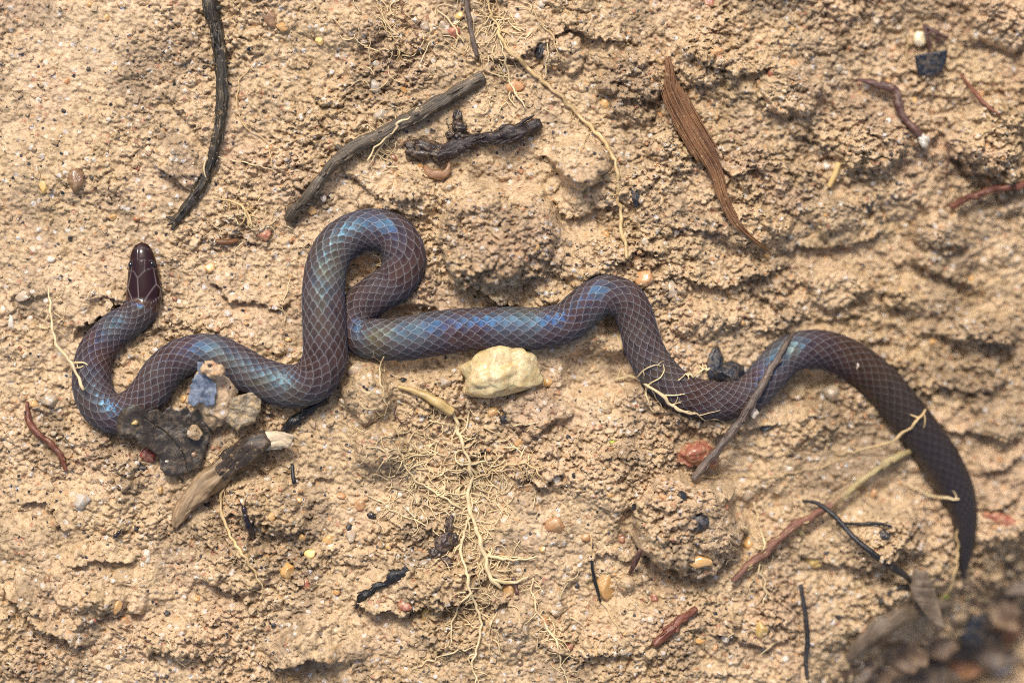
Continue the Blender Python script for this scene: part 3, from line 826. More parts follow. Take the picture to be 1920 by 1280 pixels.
def lay(pts, over=False, lift=0.0, k=0.55):
    """(px, py, r[, extra]) -> (x, y, z, r): lies on the clay (or on the snake too), axis k radii above it"""
    G = Zover if over else Ztop
    out = []
    for p in pts:
        x, y = spot(p[0], p[1]); r = p[2]; ex = p[3] if len(p) > 3 else 0
        out.append((x, y, float(bil(G, x, y)) + k * r + lift + ex, r))
    return out

def bridge(pts):
    """rigid sticks: replace the heights of inner points with a smooth run that stays above what it crosses"""
    a = np.array(pts, float); n = len(a)
    z = a[:, 2].copy()
    for _ in range(60):
        z[1:-1] = np.maximum(0.5 * (z[:-2] + z[2:]), a[1:-1, 2] * 0.85 + 0.15 * z[1:-1]) * 0.6 + z[1:-1] * 0.4
    a[:, 2] = z
    return [tuple(q) for q in a]

def stick(name, pts, mat, label, cat, n=12, wob=0.08, ridge=0.05, seed=1, over=False, lift=0.0, group=None, extra=(), per=4.0, flat=1.0, rigid=True, k=0.55, kink=0.07, peel=0):
    base = lay(pts, over, lift, k)
    if rigid and len(base) > 2: base = bridge(base)
    rs_ = np.random.default_rng(seed + 500)
    kd = catmull(np.array(base), 11.0)
    kw = np.minimum(1, np.minimum(np.arange(len(kd)), np.arange(len(kd))[::-1]) / 2.0) * kink
    kd[:, :3] += (kw * kd[:, 3])[:, None] * rs_.normal(0, 1, (len(kd), 3)) * np.array([1, 1, .5])
    kd[:, 3] *= 1 + kw * rs_.normal(0, 1, len(kd)).clip(-1.6, 1.6)
    parts = [tube(kd, n, min(per, 3.0), wob, seed, ridge, flat=flat)]
    for i_ in range(peel):                                 # slivers of bark lifting off
        j = int(rs_.integers(2, len(kd) - 3)); a_ = rs_.uniform(0.2, 2.9); r_ = kd[j, 3]
        tv = kd[j + 1, :3] - kd[j - 1, :3]; tv /= np.linalg.norm(tv); sv = np.cross(tv, [0, 0, 1.0])
        o3 = kd[j, :3] + sv * r_ * math.cos(a_) * .98 + np.array([0, 0, 1.0]) * r_ * math.sin(a_) * .98 * flat
        ln_ = rs_.uniform(.6, 2.2) * r_ * rs_.choice([-1, 1])
        outv = sv * math.cos(a_) + np.array([0, 0, 1.0]) * math.sin(a_)
        e3 = o3 + tv * ln_ + outv * rs_.uniform(.0, .35) * r_
        parts.append(tube([(*o3, r_ * .16), (*(0.5 * (o3 + e3) + outv * .05 * r_), r_ * .2), (*e3, r_ * .05)], 6, 3.0, .2, seed + i_))
    for e in extra:                                        # knots and side stubs grown from the stick itself
        parts.append(tube(e, 9, 3.0, 0.12, seed + 5, 0.05))
    v, q, t, u = join(parts)
    o = add(name, v, q, t, mat, None, None, u)
    props(o, label, cat, group)
    o['_pts'] = [list(map(float, b)) for b in base]
    return o, base

def twist(rs, p0, ang, length, r0, r1, over=False, curl=0.5, step=7.0, arch=0.0, fol=0.75):
    """a wandering rootlet from p0=(x,y,z)"""
    G = Zover if over else Ztop
    x, y, z = p0; out = [(x, y, z, r0)]
    n = max(2, int(length / step)); da = rs.normal(0, curl * 0.25)
    for i in range(1, n + 1):
        da = da * 0.7 + rs.normal(0, curl * 0.30)
        ang += da
        x += math.cos(ang) * step; y += math.sin(ang) * step
        r = r0 + (r1 - r0) * i / n
        g = float(bil(G, x, y)) + 0.5 * r + 0.6
        tz = g + arch * math.sin(math.pi * min(1, i / n * 1.15))
        z = max(z + (tz - z) * fol, g - 1.0)
        out.append((x, y, z, r))
    return out, ang

def root(name, pts, mat, label, cat='root', seed=1, nb=6, blen=(20, 55), br=0.55, over=False, lift=0.3, group=None, sub=2, curl=0.6, arch=3.0, n=7, rigid=False):
    rs = np.random.default_rng(seed)
    base = lay([(p_[0], p_[1], p_[2] * 0.62) for p_ in pts], over, lift, 0.7)
    if rigid: base = bridge(base)
    kd = catmull(np.array(base), 9.0)
    kw = np.minimum(1, np.minimum(np.arange(len(kd)), np.arange(len(kd))[::-1]) / 2.0)
    kd[:, 0] += kw * rs.normal(0, 1.7, len(kd)); kd[:, 1] += kw * rs.normal(0, 1.7, len(kd)); kd[:, 2] += kw * rs.normal(0, .9, len(kd))
    kd[:, 3] *= 1 + 0.16 * rs.normal(0, 1, len(kd)).clip(-1.5, 1.5)
    base = [tuple(q_) for q_ in kd]
    parts = [tube(base, n, 4.0, 0.10, seed, 0.04)]
    dense = catmull(np.array(base), 5.0)
    for b in range(nb):
        i = rs.integers(1, len(dense) - 1)
        t = dense[min(i + 1, len(dense) - 1)] - dense[i - 1]
        ang = math.atan2(t[1], t[0]) + rs.choice([-1, 1]) * rs.uniform(0.5, 1.5)
        r = dense[i, 3] * rs.uniform(0.45, 0.8) * br / 0.55
        bp, a2 = twist(rs, tuple(dense[i, :3]), ang, rs.uniform(*blen), r, r * 0.45, over, curl, 6, arch * rs.uniform(0, 1.3))
        parts.append(tube(bp, 6, 3.5, 0.08, seed + b))
        for s_ in range(rs.integers(0, sub + 1)):
            j = rs.integers(1, len(bp))
            q = bp[j]
            cp, _ = twist(rs, q[:3], a2 + rs.choice([-1, 1]) * rs.uniform(.5, 1.4), rs.uniform(8, 24), q[3] * .75, q[3] * .35, over, curl, 5, arch * .4)
            parts.append(tube(cp, 5, 3.0, 0.06, seed + b + s_))
    v, q, t, u = join(parts)
    o = add(name, v, q, t, mat, None, None, u)
    return props(o, label, cat, group)

def flake(name, outline, zfun, thick, mat, label=None, cat=None, centre=None, rings=14, per=3.0, rough=1.0, seed=1, parent=None, group=None, flat_place=True):
    """a thin piece with a traced outline, its own curl (zfun) and thickness"""
    o = np.array([spot(*p) for p in outline], float)
    seg = []
    for a, b in zip(o, np.roll(o, -1, 0)):
        m = max(1, int(np.hypot(*(b - a)) / per))
        seg.append(a + (b - a) * (np.arange(m) / m)[:, None])
    o = np.vstack(seg)
    rs = np.random.default_rng(seed)
    cen = np.array(spot(*centre)) if centre is not None else o.mean(0)
    jag = noise2(np.arange(len(o)) * .45, np.full(len(o), seed * 3.3), seed)
    o = o + (o - cen) / np.maximum(np.linalg.norm(o - cen, axis=1), 1)[:, None] * (jag * 2.2 * rough)[:, None]
    m = len(o); k = np.linspace(0, 1, rings + 1)[1:]
    xy = cen + (o - cen)[None] * k[:, None, None]
    x, y = xy[..., 0].ravel(), xy[..., 1].ravel()
    x = np.append(x, cen[0]); y = np.append(y, cen[1])
    z = zfun(x, y)
    edge_t = np.append(np.repeat(np.minimum(1, (1 - k) * 6 + 0.35), m), 1.0)
    tb = np.column_stack([x, y, z + 0.5 * thick * edge_t]); bb = np.column_stack([x, y, z - 0.5 * thick * edge_t])
    N = len(tb)
    r = np.arange(rings * m).reshape(rings, m); s = np.roll(r, -1, 1)
    q = np.stack([r[:-1], s[:-1], s[1:], r[1:]], -1).reshape(-1, 4)
    t = np.stack([np.full(m, rings * m), s[0], r[0]], -1)
    sidef = np.stack([r[-1], s[-1], s[-1] + N, r[-1] + N], -1)
    V = np.vstack([tb, bb]); Q = np.vstack([q, q[:, ::-1] + N, sidef]); T = np.vstack([t, t[:, ::-1] + N])
    uv = np.column_stack([V[:, 0], V[:, 1]])
    ob = add(name, V, Q, T, mat, parent, None, uv)
    return props(ob, label, cat, group)

def ico(sub):
    import bmesh
    bm = bmesh.new(); bmesh.ops.create_icosphere(bm, subdivisions=sub, radius=1.0)
    v = np.array([x.co[:] for x in bm.verts]); f = np.array([[x.index for x in g.verts] for g in bm.faces]); bm.free()
    return v, f
ICO = {k: ico(k) for k in (1, 2, 3, 4, 5, 6)}

def boulder_verts(v, seed, lump=0.25, facet=0.5, size=1.0):
    """rounded or broken stone from a unit sphere: plane cuts make the flat fracture faces"""
    rs = np.random.default_rng(seed)
    w = v * (1 + lump * noise3(v * 1.3 + seed, seed))[:, None]
    for _ in range(int(4 + facet * 10)):
        d = rs.normal(size=3); d /= np.linalg.norm(d)
        h = rs.uniform(0.55, 0.92)
        over = np.maximum(0, w @ d - h)
        w = w - over[:, None] * d * 0.92
    return w

def stone(name, px, py, rx, ry, mat, label, cat='pebble', seed=1, rot=0.0, hz=0.75, sink=0.35, lump=0.25, facet=0.6, sub=3, group=None, z=None, detail_a=0.06, knob=0):
    v, f = ICO[sub]
    w = boulder_verts(v, seed, lump, facet)
    w = w * (1 + detail_a * noise3(w * 5 + seed, seed + 4))[:, None]
    x, y = spot(px, py); h = min(rx, ry) * hz
    c_, s_ = math.cos(rot), math.sin(rot)
    p = np.column_stack([w[:, 0] * rx, w[:, 1] * ry, w[:, 2] * h])
    p = np.column_stack([p[:, 0] * c_ - p[:, 1] * s_, p[:, 0] * s_ + p[:, 1] * c_, p[:, 2]])
    if knob: p = p + v * (knob * (2.2 * crumbs3(p / 34 + seed, seed + 2) + 0.7 * crumbs3(p / 13 + seed, seed + 5) - 1.0))[:, None]
    g = hsm(x, y) if z is None else z
    p = p + np.array([x, y, g + h * (1 - 2 * sink)])
    o = add(name, p, None, f, mat, smooth=(mat != 'charcoal'))
    return props(o, label, cat, group)

def clod(px, py, rx, ry, hz, label, seed, mat='clay', sink=0.35, rot=0.0, name='soil_clod', dz=0.0, sub=5, am=1.0):
    v, f = ICO[sub]
    w = v * (1 + 0.20 * noise3(v * 1.1 + seed, seed) + 0.16 * noise3(v * 2.3 + seed, seed + 1))[:, None]
    x, y = spot(px, py); h = hz
    c_, s_ = math.cos(rot), math.sin(rot)
    p = np.column_stack([w[:, 0] * rx, w[:, 1] * ry, w[:, 2] * h])
    p = np.column_stack([p[:, 0] * c_ - p[:, 1] * s_, p[:, 0] * s_ + p[:, 1] * c_, p[:, 2]])
    nrm = v / np.linalg.norm(v, axis=1)[:, None]
    dsp = 9 * noise3(p / 38 + seed, seed) + 13 * crumbs3(p / 30 + seed, seed + 2) + 9 * crumbs3(p / 15 + seed, seed + 7) + 5.5 * crumbs3(p / 8 + seed, seed + 11) + 1.2 * noise3(p / 4.5, seed + 20) - 12
    k = min(1.0, min(rx, ry) / 45) * am
    p = p + nrm * (dsp * k)[:, None]
    p = p + np.array([x, y, float(bil(Zs, x, y)) + h * (1 - 2 * sink) + dz])
    o = add(name, p, None, f, mat)
    return props(o, label, 'soil clod')

# ------------------------------------------------------------------ loose clods of the same clay
CLODS = [
    (408, 736, 66, 38, 34, 'crumb of tan clay wedged between the snake and the dark dead leaf', 26, 'clay', .25),
    (1174, 1092, 19, 16, 14, 'little ball of clay beside the tall amber stone', 38, 'clay', .25),
]
for x, y, rx, ry, hz, lab, sd, mt, sk in CLODS:
    clod(x, y, rx, ry, hz, lab, sd, mt, sk, rot=(sd % 7) * 0.3, sub=5 if rx > 30 else 4, am=1.0 if rx > 30 else 2.0)

# ------------------------------------------------------------------ sticks and twigs
def on(base, i, dx, dy, dz, r0, r1):
    b = base[i]
    return [(b[0], b[1], b[2], r0), (b[0] + dx * .5, b[1] + dy * .5, b[2] + dz * .5, (r0 + r1) / 2), (b[0] + dx, b[1] + dy, b[2] + dz, r1)]

pa = [(386, -40, 13), (389, -8, 13), (397, 20, 14), (408, 60, 12), (416, 110, 11.5), (418, 160, 11), (416, 210, 10.5), (410, 250, 10), (402, 285, 9), (391, 320, 8.5), (374, 355, 8.5), (355, 384, 8.5), (341, 402, 9), (331, 413, 9)]
b = lay(pa)
stick('twig', pa, 'bark_dark', 'long curved black twig with a frayed tip, hanging from the upper edge', 'twig', seed=3, ridge=0.16, peel=26, n=18,
      extra=[on(b, 2, 20, -4, 3, 8, 4), on(b, 13, -18, -6, 3, 6, 1.5), on(b, 13, -7, 19, 1, 7, 2), on(b, 13, -16, 10, 5, 5, 1.2), on(b, 10, -12, 2, 4, 3, 1), on(b, 9, 10, 4, 3, 2.5, .8)])
pb = [(906, 146, 12.5), (870, 168, 13), (820, 196, 13), (770, 225, 12.5), (720, 252, 12), (680, 272, 12), (652, 288, 13.5), (630, 306, 12), (606, 335, 10.5), (586, 362, 9.5), (566, 385, 9), (549, 402, 10.5), (541, 412, 7)]
b = lay(pb, lift=5)
stick('twig', pb, 'bark_grey', 'straight grey-brown twig with a knot and a cut end', 'twig', seed=5, ridge=0.12, peel=22, n=18, lift=5,
      extra=[on(b, 6, -20, -12, 4, 8, 5), on(b, 5, 26, 8, -2, 8, 1.5), on(b, 10, 14, 6, 2, 6, 3), on(b, 11, 2, 22, -4, 7, 3), on(b, 12, -6, -10, 0, 6, 3)])
pc = [(1012, 236, 11), (988, 245, 14), (955, 255, 14.5), (928, 260, 13), (915, 263, 10.5), (895, 264, 11), (870, 274, 12.5), (845, 286, 13), (822, 296, 10)]
stick('burnt_twig', pc, 'bark_burnt', 'short charred black twig with a cracked grey middle', 'twig', seed=9, wob=0.3, ridge=0.18, lift=4, peel=22, n=18, kink=.14)
def rotten(parts_, name, label, cat, dz=0):
    V_, F_, o_ = [], [], 0
    for (x, y, rx, ry, hz, rot, sd) in parts_:
        v, f = ICO[4]
        w = v * (1 + 0.35 * noise3(v * 1.2 + sd, sd) + 0.3 * noise3(v * 2.6 + sd, sd + 1))[:, None]
        p = np.column_stack([w[:, 0] * rx, w[:, 1] * ry, w[:, 2] * hz])
        p = np.column_stack([p[:, 0] * math.cos(rot) - p[:, 1] * math.sin(rot), p[:, 0] * math.sin(rot) + p[:, 1] * math.cos(rot), p[:, 2]])
        p = p + v * (5 * crumbs3(p / 11 + sd, sd + 2) + 2.4 * crumbs3(p / 5 + sd, sd + 4) - 3)[:, None]
        xx, yy = spot(x, y)
        V_.append(p + np.array([xx, yy, float(bil(Zsm, xx, yy)) + hz * .5 + dz])); F_.append(f + o_); o_ += len(v)
    props(add(name, np.vstack(V_), None, np.vstack(F_), 'rot'), label, cat)
rotten([(800, 282, 38, 17, 13, .15, 3), (826, 290, 20, 14, 11, .6, 7), (780, 290, 16, 11, 9, -.3, 9)], 'rotten_wood', 'dark rotten wood lump at the end of the charred twig', 'wood fragment', 2)
rotten([(858, 220, 8, 15, 9, .1, 13), (862, 240, 15, 11, 10, .3, 15), (848, 252, 13, 9, 9, -.5, 17), (864, 258, 12, 8, 8, .2, 19)], 'bark_scrap', 'black pointed bark scrap standing above the charred twig', 'bark scrap', 6)
stick('seed_husk', [(797, 312, 3), (804, 322, 7), (818, 329, 9), (834, 326, 8), (842, 316, 4), (841, 300, 2), (838, 288, 1.5)], 'husk', 'curled orange-brown husk tucked under the rotten wood lump', 'husk', seed=15, flat=0.6, lift=1)
pd = [(1249, 108, 4), (1253, 128, 8), (1255, 150, 12), (1258, 170, 19), (1274, 208, 23), (1297, 250, 25), (1317, 284, 24), (1333, 312, 20), (1341, 332, 14), (1350, 365, 12.5), (1364, 400, 10), (1386, 432, 8), (1412, 455, 5.5), (1442, 473, 2)]
pdz = np.array(bridge(lay(pd, lift=3)))
dd = catmull(pdz, 6.0)
tg = np.gradient(dd[:, :2], axis=0); tg /= np.linalg.norm(tg, axis=1)[:, None]
rs = np.random.default_rng(21)
parts = []
for i in range(27):
    off = (i / 26.0) * 2 - 1 + rs.uniform(-.02, .02)
    off = max(-1, min(1, off))
    ok = np.where(dd[:, 3] >= abs(off) * 25 * rs.uniform(.86, 1.08))[0]
    if len(ok) < 8: continue
    ii = np.arange(ok[0], ok[-1] + 1)
    ii = ii[: max(8, int(len(ii) * rs.uniform(.82, 1.0)))] if abs(off) > .12 else ii
    lat = off * 24.5 + 0 * ii
    taper = np.minimum(1, np.minimum(np.arange(len(ii)) + .8, np.arange(len(ii))[::-1] + .8) / 3.0)
    parts.append(tube(np.column_stack([dd[ii, 0] - tg[ii, 1] * lat, dd[ii, 1] + tg[ii, 0] * lat, dd[ii, 2] + 4 * math.sqrt(1 - 0.9 * off * off) + rs.uniform(-2.0, 2.2), np.maximum(.5, rs.uniform(1.5, 2.6) * taper)]), 8, 6, .25, 30 + i, .12))
v, q, t, u = join(parts)
props(add('wood_splinter', v, q, t, 'splinter', None, None, u), 'long flat red-brown wood splinter narrowing to a dark point', 'wood splinter')
pe = [(1606, 150, 3), (1632, 158, 6), (1652, 164, 8), (1668, 168, 8.5), (1677, 180, 8), (1680, 202, 8.5), (1688, 224, 7.5), (1706, 244, 7), (1719, 258, 7)]
b = lay(pe, lift=6)
o, _ = stick('rootlet', pe, 'root_purple', 'crooked purple-brown rootlet with a white crusted tip', 'root', seed=25, wob=0.15, lift=6, extra=[on(b, 5, 14, -12, 4, 3.5, 1.5), on(b, 7, 10, -6, 2, 3, 1)])
v, q, t, u = join([tube([(p[0] + dx, p[1] + dy, p[2] + 2, 5), (p[0] + dx + 9, p[1] + dy + 9, p[2] + 2, 7), (p[0] + dx + 15, p[1] + dy + 13, p[2], 3)], 10, 3, .4, 3) for p, dx, dy in ((b[-1], -2, 2), (b[-1], 2, -2), (b[-1], -1, 8))])
add('white_crust', v, q, t, 'white', o, None, u)
pf = [(1990, 336, 7), (1925, 345, 7.5), (1890, 353, 8), (1855, 357, 7), (1826, 368, 7), (1802, 378, 7), (1780, 389, 6)]
stick('rootlet', pf, 'root_red', 'reddish root sticking out between two large clods', 'root', seed=27, wob=0.2, kink=.14, peel=6, lift=8)
stick('rootlet', [(1798, 142, 2), (1808, 158, 3.2), (1818, 175, 4), (1832, 195, 4), (1848, 212, 3), (1862, 222, 2)], 'root_red', 'thin dark red rootlet leaning on the large clod', 'root', seed=28, wob=0.15, lift=3)
stick('rootlet', [(52, 752, 2.5), (54, 775, 4.5), (60, 798, 6), (78, 815, 6), (98, 831, 6.5), (114, 850, 6), (122, 866, 5), (127, 882, 2.5)], 'root_red', 'glossy red-brown rootlet lying on open clay near the snake\'s first bend', 'root', seed=29, wob=0.18, kink=.12, peel=6, lift=2)
stick('twig', [(1485, 624, 4.5), (1462, 656, 6), (1437, 698, 7), (1414, 738, 7), (1386, 784, 7.5), (1352, 830, 8), (1322, 865, 8), (1298, 898, 7)], 'twig_brown', 'thin dark twig leaning across the snake\'s back', 'twig', seed=31, wob=0.18, peel=14, over=True, lift=3)
pm = [(1717, 839, 4.5), (1692, 848, 6), (1660, 862, 6.5), (1630, 885, 6), (1590, 915, 6.5), (1555, 943, 6.5), (1520, 965, 7), (1490, 981, 9), (1460, 1005, 8), (1430, 1035, 8), (1400, 1060, 7.5), (1371, 1087, 5)]
b = lay(pm, lift=14)
stick('branch', pm, 'branch', 'long thin bent branch, yellowish at one end and red-brown at the other', 'branch', seed=33, wob=0.2, peel=20, kink=.12, lift=14, extra=[on(b, 7, 14, 22, -8, 9, 4)])
stick('stem', [(1500, 1094, 3.5), (1505, 1128, 4), (1510, 1165, 4.5), (1512, 1200, 4.5), (1509, 1240, 4), (1511, 1268, 3)], 'stem_black', 'straight thin black stem lying near the lower brow of the bank', 'stem', seed=35, lift=6)
stick('twig', [(1304, 1138, 6), (1276, 1158, 9), (1250, 1180, 9.5), (1224, 1206, 7)], 'root_red', 'short thick red-brown stick below the big round clod', 'twig', seed=36, wob=0.25, peel=10, kink=.12, lift=3)
stick('charred_stick', [(532, 808, 5), (548, 792, 8), (570, 776, 9), (592, 760, 8), (612, 748, 5)], 'stem_black', 'charred black stick tucked under the snake', 'twig', seed=37, wob=0.4, lift=0, kink=.2, peel=10)
stick('charred_fibre', [(668, 1138, 4), (682, 1112, 5), (702, 1098, 5), (724, 1090, 5), (744, 1074, 7), (766, 1062, 5)], 'stem_black', 'crooked charred black fibre lying in a crack of the clay', 'charcoal', seed=38, wob=0.6, lift=0, kink=.35, peel=8)
rotten([(842, 985, 7, 22, 6, .15, 23), (832, 1012, 15, 19, 9, .5, 25), (820, 1034, 16, 12, 8, -.4, 27), (838, 1052, 8, 15, 5, -.7, 29), (850, 1010, 9, 14, 6, .2, 31)], 'rotten_bark', 'wet black rotten bark curled beneath the pale root fork', 'bark scrap', 0)
stick('straw', [(1569, 308, 4.5), (1562, 328, 6), (1552, 352, 5)], 'straw', 'short pale straw stub lying beside a white chip', 'straw', seed=41, lift=3)
stick('straw', [(748, 724, 3), (772, 731, 5), (800, 742, 8), (824, 756, 9.5), (848, 772, 9)], 'straw', 'thick pale straw piece beside the yellow quartz stone', 'straw', seed=42, lift=2, wob=.12)
stick('bark_strip', [(1590, 1232, 8), (1612, 1200, 15), (1650, 1170, 19), (1700, 1146, 19), (1740, 1132, 15), (1785, 1128, 6)], 'leaf_brown', 'curved brown bark strip along the lower brow of the bank', 'bark strip', seed=43, flat=0.4, n=16, lift=6)
stick('stem', [(1565, 978, 2.5), (1600, 978, 3), (1640, 976, 3), (1662, 982, 2)], 'stem_black', 'hair-thin dark stem beside the dead leaf\'s black stalk', 'stem', seed=44, lift=3)
stick('twig', [(872, -30, 5), (876, 10, 5), (882, 52, 5), (888, 82, 5), (896, 108, 4)], 'twig_brown', 'dark thin twig coming down from the upper edge among pale roots', 'twig', seed=45, lift=5)
stick('bark_chip', [(405, 452, 3), (425, 455, 6), (446, 450, 4)], 'root_brown', 'small brown bark chip on the clay above the snake\'s second bend', 'bark chip', seed=46)
stick('bark_chip', [(1180, 1072, 3), (1190, 1050, 5.5), (1198, 1026, 4)], 'root_purple', 'pointed purple chip beside the little ball of clay', 'bark chip', seed=47, lift=3)
stick('root_stub', [(970, 1112, 4), (966, 1095, 5), (962, 1080, 4)], 'root_purple', 'short dark purple root stub beside an amber pebble', 'root', seed=48)
stick('stem', [(553, 905, 4), (550, 890, 4), (549, 870, 3)], 'stem_black', 'little black stem upright beside the broken pale twig', 'stem', seed=49, lift=2)
stick('stem', [(1108, 1040, 2), (1112, 1075, 3), (1120, 1105, 3), (1126, 1128, 2)], 'stem_black', 'thin black stem crossing beside the tall amber stone', 'stem', seed=50, lift=5)
stick('charred_stick', [(1648, 1130, 5), (1690, 1098, 6), (1722, 1120, 6)], 'bark_dark', 'charred bit beneath the grey dead leaf', 'twig', seed=51, lift=-4)

# broken twig: pale peeled wood, a dark bark sleeve and a cream broken end
ph = [(328, 986, 7), (340, 964, 14), (360, 936, 18), (386, 909, 20), (412, 888, 20), (432, 872, 18)]
hb = bridge(lay(ph, lift=-4))
hb = [(p[0], p[1], p[2] + 2 * i, p[3]) for i, p in enumerate(hb)]
v, q, t, u = join([tube(hb, 26, 2.5, 0.26, 61, 0.26)] + [tube([(hb[i_][0] + ox_, hb[i_][1] + oy_, hb[i_][2] + 12, 1.5), (hb[i_][0] + ox_ + 12, hb[i_][1] + oy_ - 13, hb[i_][2] + 15, 2.6), (hb[i_][0] + ox_ + 24, hb[i_][1] + oy_ - 25, hb[i_][2] + 15, .6)], 7, 3, .3, i_) for i_, ox_, oy_ in ((1, 4, 6), (2, -8, -4), (2, 8, 10), (3, 2, 4), (3, -10, -6), (4, -4, 2))])
o = add('broken_twig', v, q, t, 'wood_pale', None, None, u)
props(o, 'thick broken twig with peeled pale wood, dark bark and a splintered cream end', 'twig')
e = hb[-1]
bk = [(hb[4][0] + 4, hb[4][1] - 4, hb[4][2] + 1, 19), (e[0] + 4, e[1] - 4, e[2] + 2, 23), (*spot(462, 850), e[2] + 8, 25), (*spot(486, 834), e[2] + 14, 25), (*spot(508, 820), e[2] + 20, 19)]
v, q, t, u = tube(bk, 26, 2.5, 0.24, 62, 0.14)
add('bark', v, q, t, 'wood_black', o, None, u)
f_ = bk[-1]
parts = []
for i, (dx, dy, r) in enumerate(((0, -4, 13), (2, 8, 11), (4, 2, 12), (-4, 12, 8), (6, -8, 7))):
    parts.append(tube([(f_[0] - 12 + dx, f_[1] + dy + 4, f_[2] - 3, r), (f_[0] + 16 + dx, f_[1] + dy + 2, f_[2] - 2, r * .9), (*spot(541 + dx * 2.2, 825 + dy), f_[2] - 3, r * 0.5)], 10, 3, .25, 63 + i, .2))
v, q, t, u = join(parts)
add('broken_end', v, q, t, 'wood_cream', o, None, u)

# ------------------------------------------------------------------ dead leaves and flakes
def c6(pts): return [(200 + x / 4.923, 640 + y / 4.923) for x, y in pts]
lx, ly = spot(320, 830)
g0 = float(bil(Zs, lx, ly))
def leaf_z(x, y):
    k = np.clip((y - 760) / 135, -0.2, 1.2)
    return g0 + 42 - 26 * k + 44 * (1 - sstep(236, 315, x)) + 6 * np.sin((x - 250) / 26.0) * (1 - 0.5 * k) + 5 * noise2(x / 30, y / 30, 5) + 2 * noise2(x / 11, y / 11, 6) - 0.0016 * (x - 330) ** 2
leaf_o = flake('dead_leaf', c6([(140, 700), (180, 640), (225, 600), (300, 570), (365, 600), (420, 645), (500, 612), (545, 650), (570, 625), (620, 582), (650, 620), (690, 632), (760, 590), (800, 640), (870, 622), (920, 660), (970, 682), (975, 850), (930, 1000), (880, 1165), (760, 1210), (640, 1240), (560, 1225), (515, 1170), (500, 1060), (430, 985), (330, 935), (300, 862), (240, 845), (150, 852), (128, 780)]),
      leaf_z, 2.2, 'leaf_dark', 'torn dark brown dead leaf piece lying against the snake', 'dead leaf', centre=(322, 803), seed=4)
vein = tube([(p[0], p[1], float(leaf_z(np.array(p[0]), np.array(p[1]))) + 1.4, r) for p, r in ((spot(262, 768), .8), (spot(292, 790), 1.4), (spot(320, 812), 1.6), (spot(346, 846), 1.5), (spot(352, 874), .9))], 8, 3, .1, 3)
add('vein', vein[0], vein[1], vein[2], 'bark_dark', leaf_o, None, vein[3])
def leaf_top(px, py):
    x, y = spot(px, py)
    return float(leaf_z(np.array(x), np.array(y)))
gz = float(bil(Zs, *spot(400, 730)))
flake('grey_flake', c6([(880, 175), (935, 195), (960, 300), (1050, 380), (1042, 480), (1022, 580), (960, 592), (925, 560), (880, 562), (850, 590), (790, 560), (802, 470), (832, 340), (885, 290)]),
      lambda x, y: gz + 66 - 0.10 * (y - 680) + 4 * np.sin((x - 360) / 9) + 3 * noise2(x / 12, y / 12, 8), 2.5, 'flake_blue', 'blue-grey papery flake sitting on the clay crumb by the snake', 'flake', centre=(392, 725), seed=6, rings=12, rough=1.8)
clod(406, 690, 21, 16, 10, 'pale soil crumb with a black dot on top of the blue-grey flake', 71, 'clay', 0.5, 0.4, 'soil_crumb', 0, 5, 2.6)
ob = bpy.data.objects['soil_crumb']
ob.location.z = (gz + 62) * S
stone('black_grain', 403, 684, 4.6, 4, 'seed_black', 'round black grain on the pale soil crumb', 'grain', 72, z=gz + 83, sub=2)
flake('bark_chip', c6([(1030, 600), (1130, 540), (1250, 490), (1410, 445), (1445, 560), (1440, 640), (1380, 740), (1290, 780), (1230, 825), (1190, 780), (1130, 740), (1050, 690)]),
      lambda x, y: gz + 34 - 0.16 * (y - 740) + 6 * np.sin((x - 420) / 20) + 5 * noise2(x / 14, y / 14, 18) + 2.5 * noise2(x / 5, y / 5, 19), 6, 'bark_chip', 'crusty grey bark chip resting between dead leaf and snake', 'bark chip', seed=9)
stone('pebble', 262, 790, 8, 6, 'yellow', 'small tan grain on the arm of the dark dead leaf', 'pebble', 73, z=leaf_top(262, 790), sub=2)
clod(369, 809, 12, 11, 8, 'lump of tan clay stuck on the dark dead leaf', 74, 'clay', 0.5, 0.0, 'soil_crumb', 0, 4, 2.4)
bpy.data.objects['soil_crumb.001'].location.z = (leaf_top(369, 809) - 1) * S
stone('pebble', 365, 850, 7, 6, 'brown', 'brown grain low on the dark dead leaf', 'pebble', 75, z=leaf_top(365, 850), sub=2, hz=.5)
stone('pebble', 316, 863, 4.5, 3, 'white', 'tiny white grain on the lower tip of the dark dead leaf', 'pebble', 76, z=leaf_top(316, 863), sub=2)
stone('resin_lump', 278, 852, 20, 15, 'maroon', 'glossy dark red resin lump under the dead leaf edge', 'resin', 77, lump=.5, hz=.9, sink=.2)
stone('charcoal_lump', 270, 878, 13, 7, 'charcoal', 'small charcoal bit below the red resin lump', 'charcoal', 78, hz=.8)

# grey dead leaf on a black stalk
lo = [(1698, 1082), (1712, 1062), (1736, 1070), (1748, 1098), (1750, 1130), (1759, 1168), (1744, 1166), (1724, 1146), (1708, 1116)]
zz = float(bil(Ztop, *spot(1715, 1095)))
dl = flake('dead_leaf', lo, lambda x, y: zz + 16 - 0.10 * (y - 1090) + 7 * np.cos((x - 1735) / 12) + 2 * noise2(x / 12, y / 12, 3), 2.5, 'leaf_brown', 'pointed grey-brown dead leaf hanging from a black stalk', 'dead leaf', seed=12)
st = bridge(lay([(1503, 937, 2.5), (1530, 942, 4), (1560, 965, 5), (1590, 1000, 5), (1625, 1030, 6), (1660, 1055, 7.5), (1690, 1074, 6), (1706, 1090, 4)], lift=8))
v, q, t, u = tube(st, 10, 4, .15, 71)
add('stalk', v, q, t, 'stem_black', dl, None, u)

